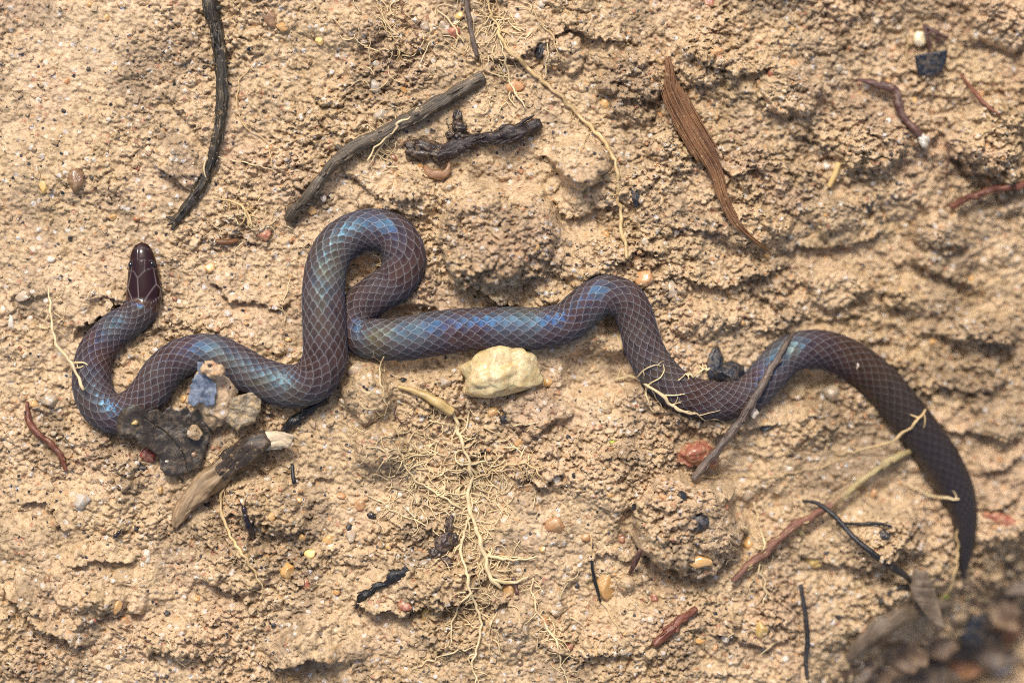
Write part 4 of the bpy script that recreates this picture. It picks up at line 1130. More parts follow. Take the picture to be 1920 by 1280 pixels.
# black chip, fibre and seed
gz2 = htop(*spot(1738, 125))
flake('black_chip', [(1710, 107), (1740, 102), (1771, 97), (1769, 118), (1760, 140), (1734, 149), (1718, 143)], lambda x, y: gz2 + 13 - 0.30 * (y - 120) + 1.5 * noise2(x / 9, y / 9, 3), 6, 'charcoal', 'square black chip with a sharp upper edge', 'chip', seed=14, rings=8, rough=.6)
rt = lambda pts, l=6: lay(pts, lift=l)
v, q, t, u = join([tube(rt([(1729, 48, 3), (1738, 56, 4), (1752, 64, 4), (1771, 75, 3)], 12), 8, 3, .3, 5), tube(rt([(1731, 52, 3), (1734, 70, 4), (1740, 85, 3.5), (1738, 102, 3)], 10), 8, 3, .3, 6), tube(rt([(1752, 64, 3), (1756, 76, 3.5), (1750, 84, 2)], 10), 8, 3, .3, 7), tube(rt([(1735, 68, 3), (1746, 60, 3)], 12), 8, 3, .3, 8)])
props(add('root_fibre', v, q, t, 'root_purple', None, None, u), 'knotted dark brown root fibre above the square black chip', 'root')
stone('seed', 1723, 74, 13, 16, 'pearl', 'smooth pale yellow seed beside the knotted root fibre', 'seed', 81, lump=.05, facet=0, hz=.95, sink=.1)

# ------------------------------------------------------------------ notable stones
o = stone('quartz_stone', 940, 702, 72, 47, 'quartz_big', 'large lumpy pale yellow quartz stone pressed against the snake', 'stone', 91, hz=.9, sink=.22, lump=.45, facet=.35, sub=5, detail_a=.05, knob=5, z=float(bil(Zs, *spot(940, 720))))
stone('red_stone', 1299, 850, 40, 24, 'red', 'rough brick-red stone behind the thin leaning twig', 'stone', 92, hz=1.0, sink=.25, lump=.4, sub=5, detail_a=.12, facet=.3, knob=6)
NOTED = [
    (508, 33, 13, 27, 'brown', 'shiny brown oval pebble near the upper edge'), (600, 76, 9, 11, 'yellow', 'bright yellow-orange pebble above the grey twig'), (530, 52, 12, 11, 'amber', 'dull amber pebble touching the brown oval pebble'),
    (156, 936, 20, 18, 'white', 'round clear quartz pebble below the red-brown rootlet'), (275, 1043, 10, 14, 'white', 'upright clear crystal grain in the lower clay'), (540, 1068, 17, 20, 'amber', 'rounded pale amber pebble below the curled fine root'),
    (146, 338, 18, 22, 'brown', 'angular brown pebble on the smooth clay'), (84, 352, 11, 14, 'yellow', 'pale yellow flat grain beside the angular brown pebble'), (226, 1130, 10, 16, 'amber', 'tilted amber grain over a shadowed crack'),
    (236, 1162, 9, 10, 'orange', 'orange grain just below the tilted amber grain'), (584, 1036, 12, 12, 'yellow', 'deep yellow angular pebble ringed by a fine red hair root'), (1136, 1094, 19, 36, 'amber', 'tall pale amber stone beside a thin black stem'),
    (1304, 1046, 27, 15, 'amber', 'flat white and orange stone set in the big round clod'), (704, 160, 16, 17, 'white', 'pale cloudy quartz pebble above the grey twig'), (716, 214, 18, 12, 'clear', 'grey glassy pebble touching the grey twig'),
    (966, 162, 21, 15, 'orange', 'orange pebble behind a forked pale root'), (497, 438, 18, 17, 'red', 'flat reddish pebble with pale rootlets on it'), (1041, 984, 20, 18, 'orange', 'round orange pebble in the clay hollow'),
    (953, 1106, 13, 13, 'amber', 'small amber pebble at the tip of the white root fork'), (988, 912, 22, 10, 'orange', 'orange slab of stone under the fringe of roots'), (1408, 772, 10, 14, 'white', 'white tooth-shaped chip beside the leaning twig'),
    (1549, 314, 10, 9, 'white', 'bright white chip at the end of the straw stub'), (1361, 1190, 11, 15, 'white', 'diamond-shaped white chip on the lower clay'), (1426, 1176, 15, 21, 'yellow', 'large dull yellow grain near the diamond-shaped chip'),
    (1526, 1050, 16, 14, 'yellow', 'yellow angular stone below the thin bent branch'), (1404, 1020, 11, 17, 'amber', 'amber oval pebble against the red end of the branch'), (1405, 926, 17, 15, 'clear', 'cloudy grey pebble behind the big round clod'),
    (1560, 736, 20, 17, 'clear', 'cloudy white pebble inside the third bend of the snake'), (757, 713, 12, 8, 'seed_black', 'shiny black seed beside the thick straw piece'), (924, 772, 13, 12, 'amber', 'amber angular grain under the yellow quartz stone'),
    (948, 784, 15, 10, 'charcoal', 'purple-black charcoal flake under the yellow quartz stone'), (1026, 717, 11, 9, 'amber', 'small cream grain on the dark gritty clod'), (834, 716, 16, 13, 'clear', 'greyish pebble between the straw and the quartz stone'),
    (882, 34, 15, 12, 'clear', 'grey glassy pebble among roots by the upper edge'), (861, 30, 9, 9, 'yellow', 'pale yellow grain beside the grey glassy pebble'), (852, 62, 17, 12, 'red', 'flat dull red stone among hanging roots'),
    (797, 52, 13, 12, 'clear', 'grey speckled pebble among reddish root hairs'), (1206, 522, 18, 21, 'orange', 'orange-pink stone beside the hump of the snake'), (1258, 546, 13, 19, 'clear', 'pale slanting pebble beyond the hump of the snake'),
    (1340, 104, 15, 11, 'orange', 'pinkish pebble stuck to a pale clod'), (1486, 122, 10, 8, 'orange', 'orange grain in a rough clod'), (1331, 6, 13, 9, 'red', 'dark red pebble cut by the upper edge'),
    (1660, 231, 8, 8, 'white', 'round white grain beside the purple rootlet'), (1746, 169, 6, 6, 'white', 'tiny white bead below the square black chip'), (97, 752, 19, 17, 'clear', 'flat grey pebble beside the snake\'s first bend'),
    (21, 606, 8, 16, 'white', 'narrow white chip by the side edge'), (46, 556, 20, 12, 'clear', 'cloudy slab of quartz above the narrow white chip'), (394, 504, 12, 9, 'amber', 'glassy orange grain on the clay above the second bend'),
    (312, 540, 8, 8, 'brown', 'speckled round grain touching the snake\'s head'), (668, 692, 17, 15, 'clear', 'clear pebble wedged in the tight bend of the snake'), (1600, 684, 6, 10, 'white', 'small white seed lying on the snake\'s back'),
    (698, 966, 10, 9, 'seed_black', 'round black droplet-like seed on open clay'), (655, 988, 8, 10, 'charcoal', 'small square charcoal bit near the round black seed'), (1015, 94, 11, 21, 'charcoal', 'black pointed charcoal chip in front of a loose clod'),
    (470, 92, 7, 6, 'charcoal', 'tiny cube of charcoal to the side of the long black twig'), (1305, 975, 18, 22, 'charcoal', 'cracked black charcoal lump set in the big round clod'), (1275, 927, 13, 12, 'charcoal', 'flat charcoal chip on top of the big round clod'),
    (1338, 682, 16, 36, 'charcoal', 'pointed black charcoal spike standing behind the snake'), (1368, 700, 34, 25, 'charcoal', 'blunt black charcoal block behind the snake'), (1628, 384, 8, 18, 'charcoal', 'slanting blue-black chip on the far clay'),
    (1192, 368, 13, 22, 'bark_burnt_s', 'ragged dark bark crumb beside the long pale root'), (1082, 1100, 6, 10, 'charcoal', 'tiny black husk in the clay hollow'), (1646, 996, 13, 12, 'charcoal', 'charcoal grain near the hair-thin dark stem'),
    (1440, 800, 16, 10, 'charcoal', 'charcoal scrap below the leaning twig'), (1880, 975, 40, 18, 'red', 'dull red slab of stone beyond the tail'), (1862, 1254, 62, 40, 'orange', 'big rusty orange stone down in the dark hollow'),
    (1832, 1180, 34, 46, 'charcoal', 'black charred chunk down in the dark hollow'), (1770, 1262, 30, 28, 'charcoal', 'smaller charred chunk beside the rusty orange stone'), (1706, 1250, 40, 24, 'brown', 'brown stone in the dark hollow beside a charred chunk'),
    (1912, 1272, 24, 16, 'white', 'pale stone at the bottom of the dark hollow'), (760, 1130, 15, 14, 'red', 'rusty red pebble under the clay overhang'), (545, 400, 9, 9, 'brown', 'brown grain below the grey twig\'s lower end'),
    (585, 395, 12, 10, 'amber', 'clouded amber grain where the grey twig ends'), (1226, 1120, 11, 9, 'red', 'dull red grain below the big round clod'), (1480, 880, 14, 10, 'clear', 'clear grain on the smooth clay by the branch'),
    (830, 330, 8, 8, 'amber', 'tan grain below the curled husk'), (1570, 690, 8, 6, 'clear', 'small grain by the inner bend'), (660, 1005, 11, 14, 'clear', 'milky grain beside the round black seed'), (618, 1010, 10, 12, 'amber', 'amber grain near the small charcoal bit'),
    (1068, 1210, 9, 8, 'red', 'little red bead in the lower gritty clay'), (1020, 1165, 12, 11, 'orange', 'orange bead beside a thin hanging root'), (640, 930, 9, 8, 'orange', 'small orange grain on open clay below the snake'),
    (800, 1145, 9, 14, 'yellow', 'upright yellowish grain under the clay overhang'), (675, 945, 12, 13, 'orange', 'pinkish orange grain above the round black seed'), (575, 1095, 8, 12, 'red', 'pinkish red chip below the pale amber pebble'),
]
for i, (x, y, rx, ry, mt, lab) in enumerate(NOTED):
    if mt == 'bark_burnt_s': mt = 'charcoal'
    nm = 'charcoal_bit' if mt == 'charcoal' else 'black_seed' if mt == 'seed_black' else 'pebble'
    zz_ = None
    sk = 0.5
    if 'on the snake' in lab:
        k_ = int(np.argmin(np.hypot(cl[:, 0] - spot(x, y)[0], cl[:, 1] - spot(x, y)[1]))); zz_ = zc[k_] + 0.9 * hw[k_] * .9
    if 'charcoal spike' in lab or 'charcoal block' in lab: sk = .15
    if 'tooth-shaped' in lab:
        k_ = int(np.argmin(np.hypot(cl[:, 0] - spot(x, y)[0], cl[:, 1] - spot(x, y)[1]))); zz_ = zc[k_] + 0.55 * hw[k_]
    stone(nm, x, y, rx, ry, mt, lab, 'charcoal' if mt == 'charcoal' else 'seed' if mt == 'seed_black' else 'pebble', 200 + i * 3, rot=(i * 0.7) % 0.8 - 0.4, hz=.85, sink=sk, facet=1.0, z=zz_, lump=.4)

# ------------------------------------------------------------------ roots
root('root', [(934, 60, 4), (950, 95, 5.5), (970, 112, 6.5), (985, 128, 7.5), (1005, 141, 7.5), (1026, 160, 6.5), (1060, 190, 6), (1090, 224, 6), (1120, 255, 6), (1141, 278, 6), (1151, 300, 6), (1156, 340, 6), (1160, 400, 6), (1168, 440, 6.5), (1173, 486, 5)], 'root_tan', 'long pale yellow root winding down the bank to the hump of the snake', seed=101, nb=12, blen=(15, 45), br=.3, lift=4)
root('root', [(905, -40, 3.5), (912, 0, 3.5), (924, 35, 4), (938, 64, 4.5)], 'root_tan', 'pale root coming in at the upper edge to feed the long winding root', seed=102, nb=10, blen=(20, 60), lift=4)
root('root', [(938, 72, 3), (944, 100, 3), (955, 140, 3), (962, 165, 3.5), (975, 185, 3), (985, 205, 2)], 'root_pale', 'forked pale root crossing the orange pebble', seed=103, nb=9, blen=(15, 45), lift=5)
root('root', [(1000, 20, 2), (1012, 45, 2.5), (1030, 62, 2.5), (1042, 90, 2), (1050, 118, 1.5)], 'root_tan', 'thin bowed root in front of the loose clod', seed=104, nb=4, blen=(10, 40), lift=4)
root('root', [(1026, 84, 2), (1024, 115, 2.4), (1022, 150, 1.8)], 'root_pale', 'straight white rootlet beside the black pointed charcoal chip', seed=105, nb=2, blen=(10, 20), lift=8)
root('root', [(820, 20, 2), (838, 38, 2.8), (855, 58, 2.5), (870, 82, 2)], 'root_pale', 'short pale root lying over the flat dull red stone', seed=106, nb=4, blen=(10, 25), lift=5)
root('root', [(742, -20, 1.8), (752, 12, 2), (764, 42, 2.2), (785, 70, 2), (806, 92, 1.8), (822, 108, 1.3)], 'root_brown', 'reddish hair root slanting past the grey speckled pebble', seed=107, nb=9, blen=(15, 50), sub=1, lift=2, arch=1)
root('root', [(700, -10, 1.8), (712, 25, 1.8), (724, 55, 2), (738, 75, 2), (752, 110, 1.5)], 'root_tan', 'tan hair root hanging beside the reddish hair root', seed=108, nb=10, blen=(15, 50), sub=1, lift=2, arch=1)
root('root', [(468, 128, 1.5), (450, 152, 2), (445, 180, 2), (447, 212, 2.2), (462, 238, 2.4), (482, 252, 2.2), (500, 268, 2), (508, 300, 1.6), (512, 318, 1.2)], 'root_tan', 'thin tan root curling beside the long black twig', seed=109, nb=4, blen=(12, 30), sub=0, lift=2, arch=1)
root('root', [(428, 301, 1.8), (408, 295, 2.2), (392, 300, 2.2), (384, 316, 2), (386, 338, 1.8), (392, 346, 1.2)], 'root_pale', 'looped pale rootlet around the lower part of the long black twig', seed=110, nb=2, blen=(10, 20), lift=9, arch=1)
root('root', [(432, 300, 1.5), (455, 305, 1.6), (485, 312, 1.6), (512, 320, 1.2)], 'root_pale', 'hair-thin pale rootlet running sideways from the looped one', seed=111, nb=2, blen=(10, 22), lift=3)
root('root', [(400, 372, 2), (430, 378, 3.5), (450, 386, 4), (466, 402, 4), (474, 425, 3)], 'root_tan', 'woolly pale root end above the flat reddish pebble', seed=112, nb=14, blen=(12, 34), lift=5)
root('root', [(690, 304, 3), (718, 264, 3), (742, 246, 3), (748, 236, 5), (766, 224, 2.6), (788, 206, 2.2), (806, 214, 1.6)], 'root_pale', 'pale rootlet clinging to the grey-brown twig', seed=113, nb=4, blen=(12, 26), lift=22)
root('root', [(746, 240, 5), (732, 252, 4), (716, 272, 3.5), (704, 296, 2.5), (690, 316, 1.8)], 'root_pale', 'white root tuft fanning out below the grey-brown twig', seed=114, nb=13, blen=(15, 45), lift=5)
root('root', [(96, 540, 2.5), (100, 585, 3.5), (108, 630, 4.5), (120, 655, 6), (138, 672, 6), (152, 700, 5), (166, 730, 4)], 'root_pale', 'pale yellow root rising in front of the snake\'s first bend', seed=115, nb=8, blen=(22, 48), br=.6, over=True, lift=12, rigid=True, arch=8, sub=1)
root('root', [(1152, 713, 3.5), (1184, 706, 4.5), (1216, 726, 5), (1242, 746, 5.5), (1270, 766, 5), (1302, 777, 3.5), (1325, 790, 2)], 'root_pale', 'branching pale root lying along the snake\'s lower flank', seed=116, nb=11, blen=(22, 60), br=.6, over=True, lift=5, arch=7)
root('root', [(1268, 712, 2), (1285, 700, 2.8), (1296, 706, 2.8), (1312, 698, 2.8), (1326, 690, 2.4), (1338, 686, 1.6)], 'root_pale', 'small white forked rootlet on the snake\'s back', seed=117, nb=7, blen=(10, 24), over=True, lift=7, arch=4, br=.65)
root('root', [(1726, 766, 3), (1712, 784, 4), (1692, 804, 4.5), (1666, 822, 4.5), (1640, 834, 4), (1608, 842, 3), (1580, 846, 2)], 'root_tan', 'thin grey rootlet crossing the snake near its tail', seed=118, nb=4, blen=(20, 42), over=True, lift=4, rigid=True, sub=0, br=.7)
root('root', [(1690, 905, 2), (1718, 918, 3.5), (1745, 930, 4.5), (1770, 933, 4), (1790, 932, 3)], 'root_pale', 'yellow rootlet pointing at the tail', seed=119, nb=4, blen=(12, 26), over=True, lift=5, sub=0)
root('root', [(1784, 952, 2.5), (1790, 990, 4), (1794, 1030, 4), (1787, 1074, 4), (1772, 1108, 3.5), (1752, 1138, 2.5)], 'root_tan', 'pale bowed stem running beside the snake\'s tail tip', seed=120, nb=2, blen=(12, 22), lift=8, sub=0)
root('root', [(1322, 894, 1.8), (1380, 892, 1.8), (1440, 894, 1.8), (1500, 882, 1.8), (1556, 868, 1.5), (1610, 842, 1.2)], 'root_tan', 'long hair-thin root across the smooth clay by the branch', seed=121, nb=8, blen=(15, 50), lift=4, sub=1)
root('root', [(1414, 940, 1.8), (1424, 985, 2.5), (1432, 1020, 2.8), (1422, 1060, 2.5), (1434, 1100, 2), (1428, 1130, 1.5)], 'root_pale', 'frilly pale root hanging over the red end of the branch', seed=122, nb=14, blen=(10, 32), lift=10)
root('root', [(433, 893, 3.5), (418, 915, 4), (414, 938, 4.5), (420, 968, 5), (436, 1002, 5), (458, 1035, 4.5), (478, 1062, 3.5), (492, 1090, 2.5), (494, 1120, 1.5)], 'root_tan', 'long tan root trailing down from the thick broken twig', seed=123, nb=7, blen=(20, 55), br=.3, lift=3, sub=0)
root('root', [(418, 918, 1.2), (402, 930, 1.2), (396, 950, 1.2), (410, 968, 1.2), (420, 985, 1), (412, 1002, .8)], 'root_brown', 'curly red hair root around the trailing tan root', seed=124, nb=8, blen=(18, 50), lift=4, sub=0, arch=4, curl=.9)
root('root', [(318, 1186, 1.4), (328, 1212, 1.8), (340, 1236, 1.8), (352, 1250, 1.2)], 'root_pale', 'short pale rootlet in the lower clay below the tilted amber grain', seed=125, nb=4, blen=(8, 20), lift=2)
root('root', [(850, 774, 5), (858, 802, 5), (866, 832, 5), (880, 862, 5), (886, 892, 5), (880, 922, 5.5), (884, 958, 6), (892, 986, 6)], 'root_pale', 'main pale root dropping from the thick straw piece', seed=126, nb=17, blen=(25, 75), lift=4, arch=5)
root('root', [(892, 986, 6), (902, 1014, 6.5), (908, 1040, 7), (914, 1062, 7.5), (924, 1084, 7), (940, 1102, 4)], 'root_pale', 'thick white root fork with a blunt tip', seed=127, nb=9, blen=(20, 60), lift=6, br=.4)
root('root', [(906, 1036, 4.5), (932, 1046, 4.5), (960, 1047, 4), (985, 1048, 3), (1008, 1040, 2)], 'root_pale', 'white side root reaching sideways from the root fork', seed=128, nb=7, blen=(12, 32), lift=6)
root('root', [(922, 1084, 5), (946, 1089, 4.5), (968, 1087, 4.5), (990, 1080, 3)], 'root_pale', 'short smooth white root below the side root', seed=129, nb=2, blen=(10, 20), lift=7, sub=0)
root('root', [(884, 960, 4.5), (868, 1004, 4), (866, 1040, 4.5), (878, 1070, 5), (882, 1106, 4.5), (892, 1130, 4), (902, 1168, 4), (897, 1206, 4), (888, 1236, 3.5), (890, 1262, 2.5), (888, 1300, 2)], 'root_pale', 'long white root hanging down over the clay overhang', seed=130, nb=20, blen=(18, 62), lift=5, arch=5)
root('root', [(884, 1108, 3.5), (868, 1126, 3.2), (852, 1146, 3), (846, 1176, 2.6), (848, 1202, 2)], 'root_pale', 'white side root ending in a fine hook under the overhang', seed=131, nb=7, blen=(12, 30), lift=6)
root('root', [(756, 850, 2.5), (764, 880, 2.8), (782, 900, 3.2), (808, 916, 3.4), (838, 936, 3.6), (866, 952, 3)], 'root_pale', 'pale root joining the root mat from the domed clod', seed=132, nb=16, blen=(15, 48), lift=4)
root('root', [(1000, 1082, 2.2), (998, 1110, 2.5), (1006, 1140, 3), (1024, 1172, 3), (1042, 1205, 3), (1050, 1228, 3), (1058, 1258, 2.6), (1062, 1300, 2)], 'root_pale', 'jagged pale root beside the orange bead', seed=133, nb=20, blen=(14, 44), lift=4)
root('root', [(688, 928, 1.8), (716, 940, 2), (742, 958, 2.2), (770, 968, 2), (800, 984, 1.6)], 'root_pale', 'fine pale rootlet above the round black seed', seed=134, nb=9, blen=(14, 40), lift=3)
root('root', [(772, 1254, 1.6), (802, 1240, 2), (838, 1222, 2.4), (870, 1214, 2.4), (894, 1208, 2)], 'root_pale', 'pale rootlet running sideways at the foot of the long white root', seed=135, nb=8, blen=(12, 34), lift=3)
root('root', [(880, 900, 3), (912, 888, 3), (945, 872, 3), (985, 868, 3), (1010, 885, 2.6), (1028, 915, 2)], 'root_tan', 'fringe of tan root along the clay ledge below the quartz stone', seed=136, nb=18, blen=(12, 46), lift=4)
root('root', [(722, 668, 1.6), (714, 690, 2), (718, 720, 2), (726, 750, 1.8), (722, 780, 1.4)], 'root_pale', 'thin pale root curving off the snake onto a clod', seed=137, nb=6, blen=(12, 36), over=True, lift=3, sub=1)
root('root', [(745, 760, 1.6), (742, 775, 2.2), (756, 790, 1.8), (772, 812, 1.2)], 'root_purple', 'thin purple rootlet on the domed clod', seed=138, nb=4, blen=(10, 24), lift=3, sub=0)
root('root', [(660, 722, 1.4), (680, 728, 1.6), (700, 735, 1.5), (712, 745, 1.2)], 'root_pale', 'threadlike rootlet over the clod by the tight bend', seed=139, nb=4, blen=(10, 30), lift=14, sub=0)
root('root', [(700, 478, 1.8), (712, 486, 2), (708, 496, 2), (720, 500, 1.4)], 'root_pale', 'small rootlet in the shaded eye of the snake\'s loop', seed=140, nb=3, blen=(8, 18), lift=3, sub=0)
root('root', [(1106, 1000, 1.5), (1110, 1030, 2), (1124, 1115, 1.8), (1150, 1160, 1.5), (1165, 1190, 1.2)], 'root_tan', 'thin tan root behind the tall amber stone', seed=141, nb=7, blen=(14, 40), lift=3)
root('root', [(1692, 45, 1.5), (1700, 70, 2), (1698, 100, 2), (1694, 122, 1.4)], 'root_tan', 'short tan rootlet beside the smooth pale seed', seed=142, nb=2, blen=(8, 20), lift=4, sub=0)
root('root', [(1770, 270, 1.8), (1776, 300, 2), (1772, 330, 2), (1768, 365, 1.5)], 'root_purple', 'dark hair root in the crevice beside the knobbly clod', seed=143, nb=5, blen=(12, 36), lift=2, sub=0)
root('root', [(545, 520, 1.2), (538, 548, 1.5), (530, 570, 1.5), (540, 596, 1.1)], 'root_pale', 'threadlike rootlet on the clay between two bends', seed=144, nb=4, blen=(8, 26), lift=2, sub=0)

# hair-fine root mat that nobody could count
rs = np.random.default_rng(77)
parts = []
for (cx, cy, sx, sy, cnt, ln) in ((770, 880, 40, 50, 90, 45), (890, 900, 50, 60, 110, 40), (900, 1010, 40, 50, 80, 40), (925, 60, 45, 45, 80, 45), (725, 60, 40, 60, 40, 45), (720, 280, 35, 35, 22, 30), (830, 820, 60, 40, 35, 35), (960, 170, 35, 50, 24, 34), (470, 410, 40, 30, 26, 34), (890, 1150, 50, 60, 26, 34), (1040, 1190, 30, 50, 20, 30), (1420, 1060, 30, 60, 18, 30), (560, 560, 20, 60, 12, 30)):
    for _ in range(cnt):
        x, y = spot(cx + rs.normal(0, sx), cy + rs.normal(0, sy))
        r = rs.uniform(0.8, 1.7)
        bp, _a = twist(rs, (x, y, htop(x, y) + rs.uniform(1, 5)), rs.uniform(0, 6.28), rs.uniform(.4, 1.3) * ln, r, r * .5, False, .7, 6, rs.uniform(0, 7), .5)
        parts.append(tube(bp, 5, 4, .05, 1))
v, q, t, u = join(parts)
props(add('root_hairs', v, q, t, 'root_pale', None, None, u), 'tangle of hair-fine tan roots matted over the clay', None, None, 'stuff')

# leaf litter in the hollow below the brow; dark leaves added in place of shade
LIT = [(1722, 1262, 84, 36, .1, 'litter_shade', 'dark leaf added as shade at the foot of the bank beside a charred chunk'), (1846, 1216, 84, 44, .4, 'litter_shade', 'big dark leaf added as shade deep in the hollow'), (1912, 1092, 46, 28, .5, 'litter_shade', 'dark leaf scrap added as shade in the hollow beyond the tail'), (1604, 1262, 46, 18, -.5, 'litter_shade', 'narrow dark leaf added as shade under the brow of the bank'),
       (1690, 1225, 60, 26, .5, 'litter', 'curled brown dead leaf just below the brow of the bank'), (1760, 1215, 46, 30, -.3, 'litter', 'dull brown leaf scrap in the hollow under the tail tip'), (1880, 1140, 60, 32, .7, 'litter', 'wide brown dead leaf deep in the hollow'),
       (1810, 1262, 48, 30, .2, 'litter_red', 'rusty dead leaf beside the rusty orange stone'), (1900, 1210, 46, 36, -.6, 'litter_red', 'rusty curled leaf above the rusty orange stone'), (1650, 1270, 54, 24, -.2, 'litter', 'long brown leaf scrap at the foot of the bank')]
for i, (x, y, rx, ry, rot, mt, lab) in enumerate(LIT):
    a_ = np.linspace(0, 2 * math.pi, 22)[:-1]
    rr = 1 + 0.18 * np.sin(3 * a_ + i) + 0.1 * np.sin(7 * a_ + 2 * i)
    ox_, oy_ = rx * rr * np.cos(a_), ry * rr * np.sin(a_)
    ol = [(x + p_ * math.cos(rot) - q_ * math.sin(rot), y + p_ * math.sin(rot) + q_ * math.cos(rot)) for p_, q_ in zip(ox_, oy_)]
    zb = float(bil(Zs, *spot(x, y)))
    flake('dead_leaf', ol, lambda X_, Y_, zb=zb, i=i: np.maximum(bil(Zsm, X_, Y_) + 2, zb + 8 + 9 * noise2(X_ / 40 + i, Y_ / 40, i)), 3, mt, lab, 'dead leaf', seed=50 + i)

# ------------------------------------------------------------------ insects and moss
def bug(pts, name, label, ants, legs, seed):
    o_, base_ = stick(name, pts, 'insect', label, 'insect', n=14, wob=.04, ridge=0, seed=seed, lift=3, per=1.2, rigid=False, k=.8)
    z = base_[1][2]
    for nm, ls, r in (('antenna', ants, 1.3), ('leg', legs, .9)):
        for ln in ls:
            pp = [(*spot(x, y), z + dz, r * (1.0 - 0.3 * i)) for i, (x, y, dz) in enumerate(ln)]
            v, q, t, u = tube(pp, 6, 1.5, .03, 3)
            add(nm, v, q, t, 'insect', o_, None, u)
bug([(462, 946, 2.5), (463, 950, 5), (463, 955, 4.6), (464, 959, 2.6), (466, 965, 5), (468, 974, 6.2), (471, 984, 7), (474, 994, 6), (477, 1001, 4), (478, 1005, 1.5)], 'insect', 'slender black insect with two raised feelers below the broken twig',
    [[(461, 948, 2), (456, 937, 5), (448, 927, 7)], [(464, 947, 2), (466, 935, 5), (471, 923, 7)]], [[(467, 964, 0), (474, 962, 3), (481, 961, -3)], [(465, 966, 0), (460, 974, 2), (457, 984, -3)], [(470, 972, 0), (477, 970, 3), (483, 976, -3)], [(467, 976, 0), (461, 984, 2), (459, 993, -3)]], 5)
bug([(219, 1006, 1.5), (221, 1003, 3.5), (224, 999, 3), (227, 996, 3.6), (229, 994, 1.5)], 'insect', 'tiny black insect alone on bare clay', [[(229, 994, 1), (232, 990, 2), (234, 989, 2)]], [[(222, 1001, 0), (218, 998, 1), (216, 997, -2)], [(225, 1000, 0), (229, 1003, 1), (231, 1004, -2)]], 6)
stone('moss_tuft', 1148, 828, 9, 5, 'moss', 'tiny yellow-green moss speck on the clay', 'moss', 301, lump=.6, sub=3, detail_a=.2)
stone('moss_tuft', 1764, 1118, 13, 8, 'moss', 'yellow-green moss bit beside the pale bowed stem', 'moss', 302, lump=.6, sub=3, detail_a=.2)

# ------------------------------------------------------------------ pebbles without a story: one label for each kind
KINDS = [('amber', 'small amber quartz grain pressed into the clay', 'amber grains in the clay', 50), ('clear', 'small glassy grey quartz grain pressed into the clay', 'grey glassy grains in the clay', 74), ('white', 'small milky white quartz grain pressed into the clay', 'white grains in the clay', 24),
         ('orange', 'small orange stone grain pressed into the clay', 'orange grains in the clay', 24), ('red', 'small dull red stone grain pressed into the clay', 'red grains in the clay', 9), ('brown', 'small dark brown stone grain pressed into the clay', 'brown grains in the clay', 24),
         ('charcoal', 'small black charcoal crumb on the clay', 'charcoal crumbs on the clay', 44)]
MARKS = [(400, 200, 'the long curved black twig'), (720, 255, 'the grey-brown twig with a knot'), (910, 262, 'the charred black twig'), (1300, 260, 'the red-brown wood splinter'), (1680, 210, 'the crooked purple-brown rootlet'), (1740, 122, 'the square black chip'),
         (1850, 358, 'the reddish root'), (270, 520, "the snake's head"), (180, 700, "the snake's first bend"), (690, 430, "the top of the snake's loop"), (500, 620, "the snake's second bend"), (940, 702, 'the yellow quartz stone'), (1140, 545, 'the hump of the snake'), (1120, 300, 'the long winding pale root'),
         (1360, 750, "the snake's third bend"), (1560, 650, "the snake's fourth bend"), (1790, 900, "the snake's tail"), (1300, 860, 'the brick-red stone'), (1290, 985, 'the black lump on the big round clod'), (1540, 950, 'the thin bent branch'), (1700, 1100, 'the pointed grey-brown dead leaf'), (1507, 1180, 'the straight thin black stem'),
         (1260, 1172, 'the short red-brown stick'), (320, 830, 'the torn dark dead leaf'), (400, 900, 'the thick broken twig'), (468, 975, 'the slender black insect'), (156, 936, 'the round clear quartz pebble'), (224, 1000, 'the tiny black insect'), (90, 825, 'the glossy red-brown rootlet'), (146, 338, 'the angular brown pebble'),
         (508, 33, 'the shiny brown oval pebble'), (715, 1095, 'the crooked charred fibre'), (830, 1020, 'the wet black rotten bark'), (910, 1060, 'the thick white root fork'), (890, 1200, 'the long hanging white root'), (820, 755, 'the thick straw piece'), (698, 966, 'the round black seed'), (1136, 1094, 'the tall pale amber stone'),
         (1050, 1220, 'the jagged pale root'), (275, 1043, 'the upright clear crystal grain'), (1560, 330, 'the pale straw stub'), (885, 60, 'the roots hanging from the upper edge'), (1015, 94, 'the black pointed charcoal chip'), (226, 1130, 'the tilted amber grain'), (1880, 975, 'the dull red slab'), (46, 556, 'the cloudy slab of quartz'), (540, 1068, 'the rounded pale amber pebble')]
def beside(px, py):
    return min(MARKS, key=lambda m_: (m_[0] - px) ** 2 + (m_[1] - py) ** 2)[2]
dist_sn = lambda x, y: float(np.min(np.hypot(cl[::6, 0] - x, cl[::6, 1] - y) - hw[::6]))
shapes = {}
rs = np.random.default_rng(99)
taken = [(a[0], a[1]) for a in NOTED]
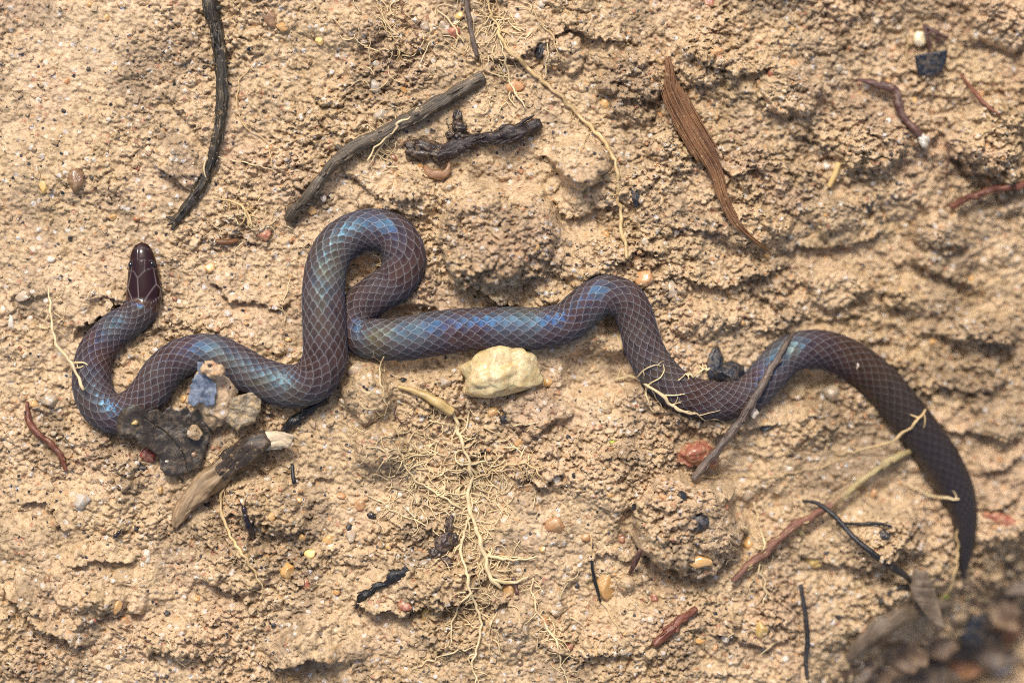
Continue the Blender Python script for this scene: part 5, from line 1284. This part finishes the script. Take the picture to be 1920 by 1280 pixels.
for mt, lab, grp, cnt in KINDS:
    bank = []
    for k in range(6):
        v, f = ICO[2]
        w = boulder_verts(v, 900 + k * 7 + len(mt), .3, 1.0 if mt == 'charcoal' else .7)
        me = mesh_np('charcoal_crumb' if mt == 'charcoal' else 'grain', w * S, None, f, smooth=(mt != 'charcoal' and k % 2 == 0))
        me.materials.append(M(mt)); bank.append(me)
    made = 0
    while made < cnt:
        px, py = rs.uniform(8, 1912), rs.uniform(8, 1272)
        if min((px - a) ** 2 + (py - b_) ** 2 for a, b_ in taken) < 26 ** 2: continue
        x, y = spot(px, py)
        if dist_sn(x, y) < 12: continue
        taken.append((px, py))
        r = rs.uniform(4.2, 8.5) if mt != 'charcoal' else rs.uniform(3.2, 7)
        o = bpy.data.objects.new('charcoal_crumb' if mt == 'charcoal' else 'quartz_grain' if mt in ('amber', 'clear', 'white') else 'stone_grain', bank[made % 6])
        col.objects.link(o)
        sc = (r * rs.uniform(.8, 1.4), r * rs.uniform(.75, 1.2), r * rs.uniform(.6, .95))
        o.scale = sc
        o.rotation_euler = (rs.uniform(-.4, .4), rs.uniform(-.4, .4), rs.uniform(0, 6.28))
        o.location = to_m(np.array([[x, y, hsm(x, y) + sc[2] * .10]]))[0]
        props(o, lab.rsplit(' pressed into', 1)[0].rsplit(' on the clay', 1)[0] + ' near ' + beside(px, py), 'charcoal' if mt == 'charcoal' else 'pebble', grp)
        made += 1

# sand: thousands of tiny grains, one heap of geometry per colour
def sand(name, mt, cnt, rmin, rmax, label, seed):
    rs = np.random.default_rng(seed)
    bv, bf = ICO[1]
    px, py = rs.uniform(-60, 2060, cnt), rs.uniform(-50, 1350, cnt)
    dens = fbm(px / 120, py / 120, seed, 2)
    keep = (dens + rs.uniform(-.6, .6, cnt)) > -0.15
    px, py = px[keep], py[keep]
    z = bil(Zi, px, py)
    d = np.full(len(px), 1e9)
    for i in range(0, len(cl), 10):
        d = np.minimum(d, np.hypot(px - cl[i, 0], py - cl[i, 1]) - hw[i])
    k = d > 3
    px, py, z = px[k], py[k], z[k]
    m = len(px)
    r = rmin + (rmax - rmin) * rs.uniform(0, 1, m) ** 2.5
    jit = rs.uniform(.6, 1.3, (m, len(bv), 1))
    asp = np.stack([rs.uniform(.7, 1.5, m), rs.uniform(.7, 1.2, m), rs.uniform(.6, 1.0, m)], -1)
    v = bv[None] * jit * asp[:, None, :] * r[:, None, None]
    a = rs.uniform(0, 6.28, m); ca, sa = np.cos(a)[:, None], np.sin(a)[:, None]
    v = np.stack([v[..., 0] * ca - v[..., 1] * sa, v[..., 0] * sa + v[..., 1] * ca, v[..., 2]], -1)
    v = v + np.stack([px, py, z + .25 * r], -1)[:, None, :]
    f = (bf[None] + (np.arange(m) * len(bv))[:, None, None]).reshape(-1, 3)
    props(add(name, v.reshape(-1, 3), None, f, mt, smooth=False), label, None, None, 'stuff')
sand('clay_crumbs', 'clay', 11000, 1.8, 8.0, 'loose crumbs of tan clay strewn over the bank', 401)
sand('sand_grains', 'clear', 2600, 1.2, 3.8, 'glassy grey sand grains strewn over the clay', 402)
sand('sand_grains', 'white', 600, 1.0, 2.8, 'white sand grains strewn over the clay', 403)
sand('sand_grains', 'orange', 1300, 1.4, 4.0, 'orange sand grains strewn over the clay', 404)
sand('charcoal_dust', 'charcoal', 2200, 1.0, 3.2, 'black charcoal specks strewn over the clay', 405)
for o in list(bpy.data.objects):
    for kk in ('_org', '_pts'):
        if kk in o: del o[kk]
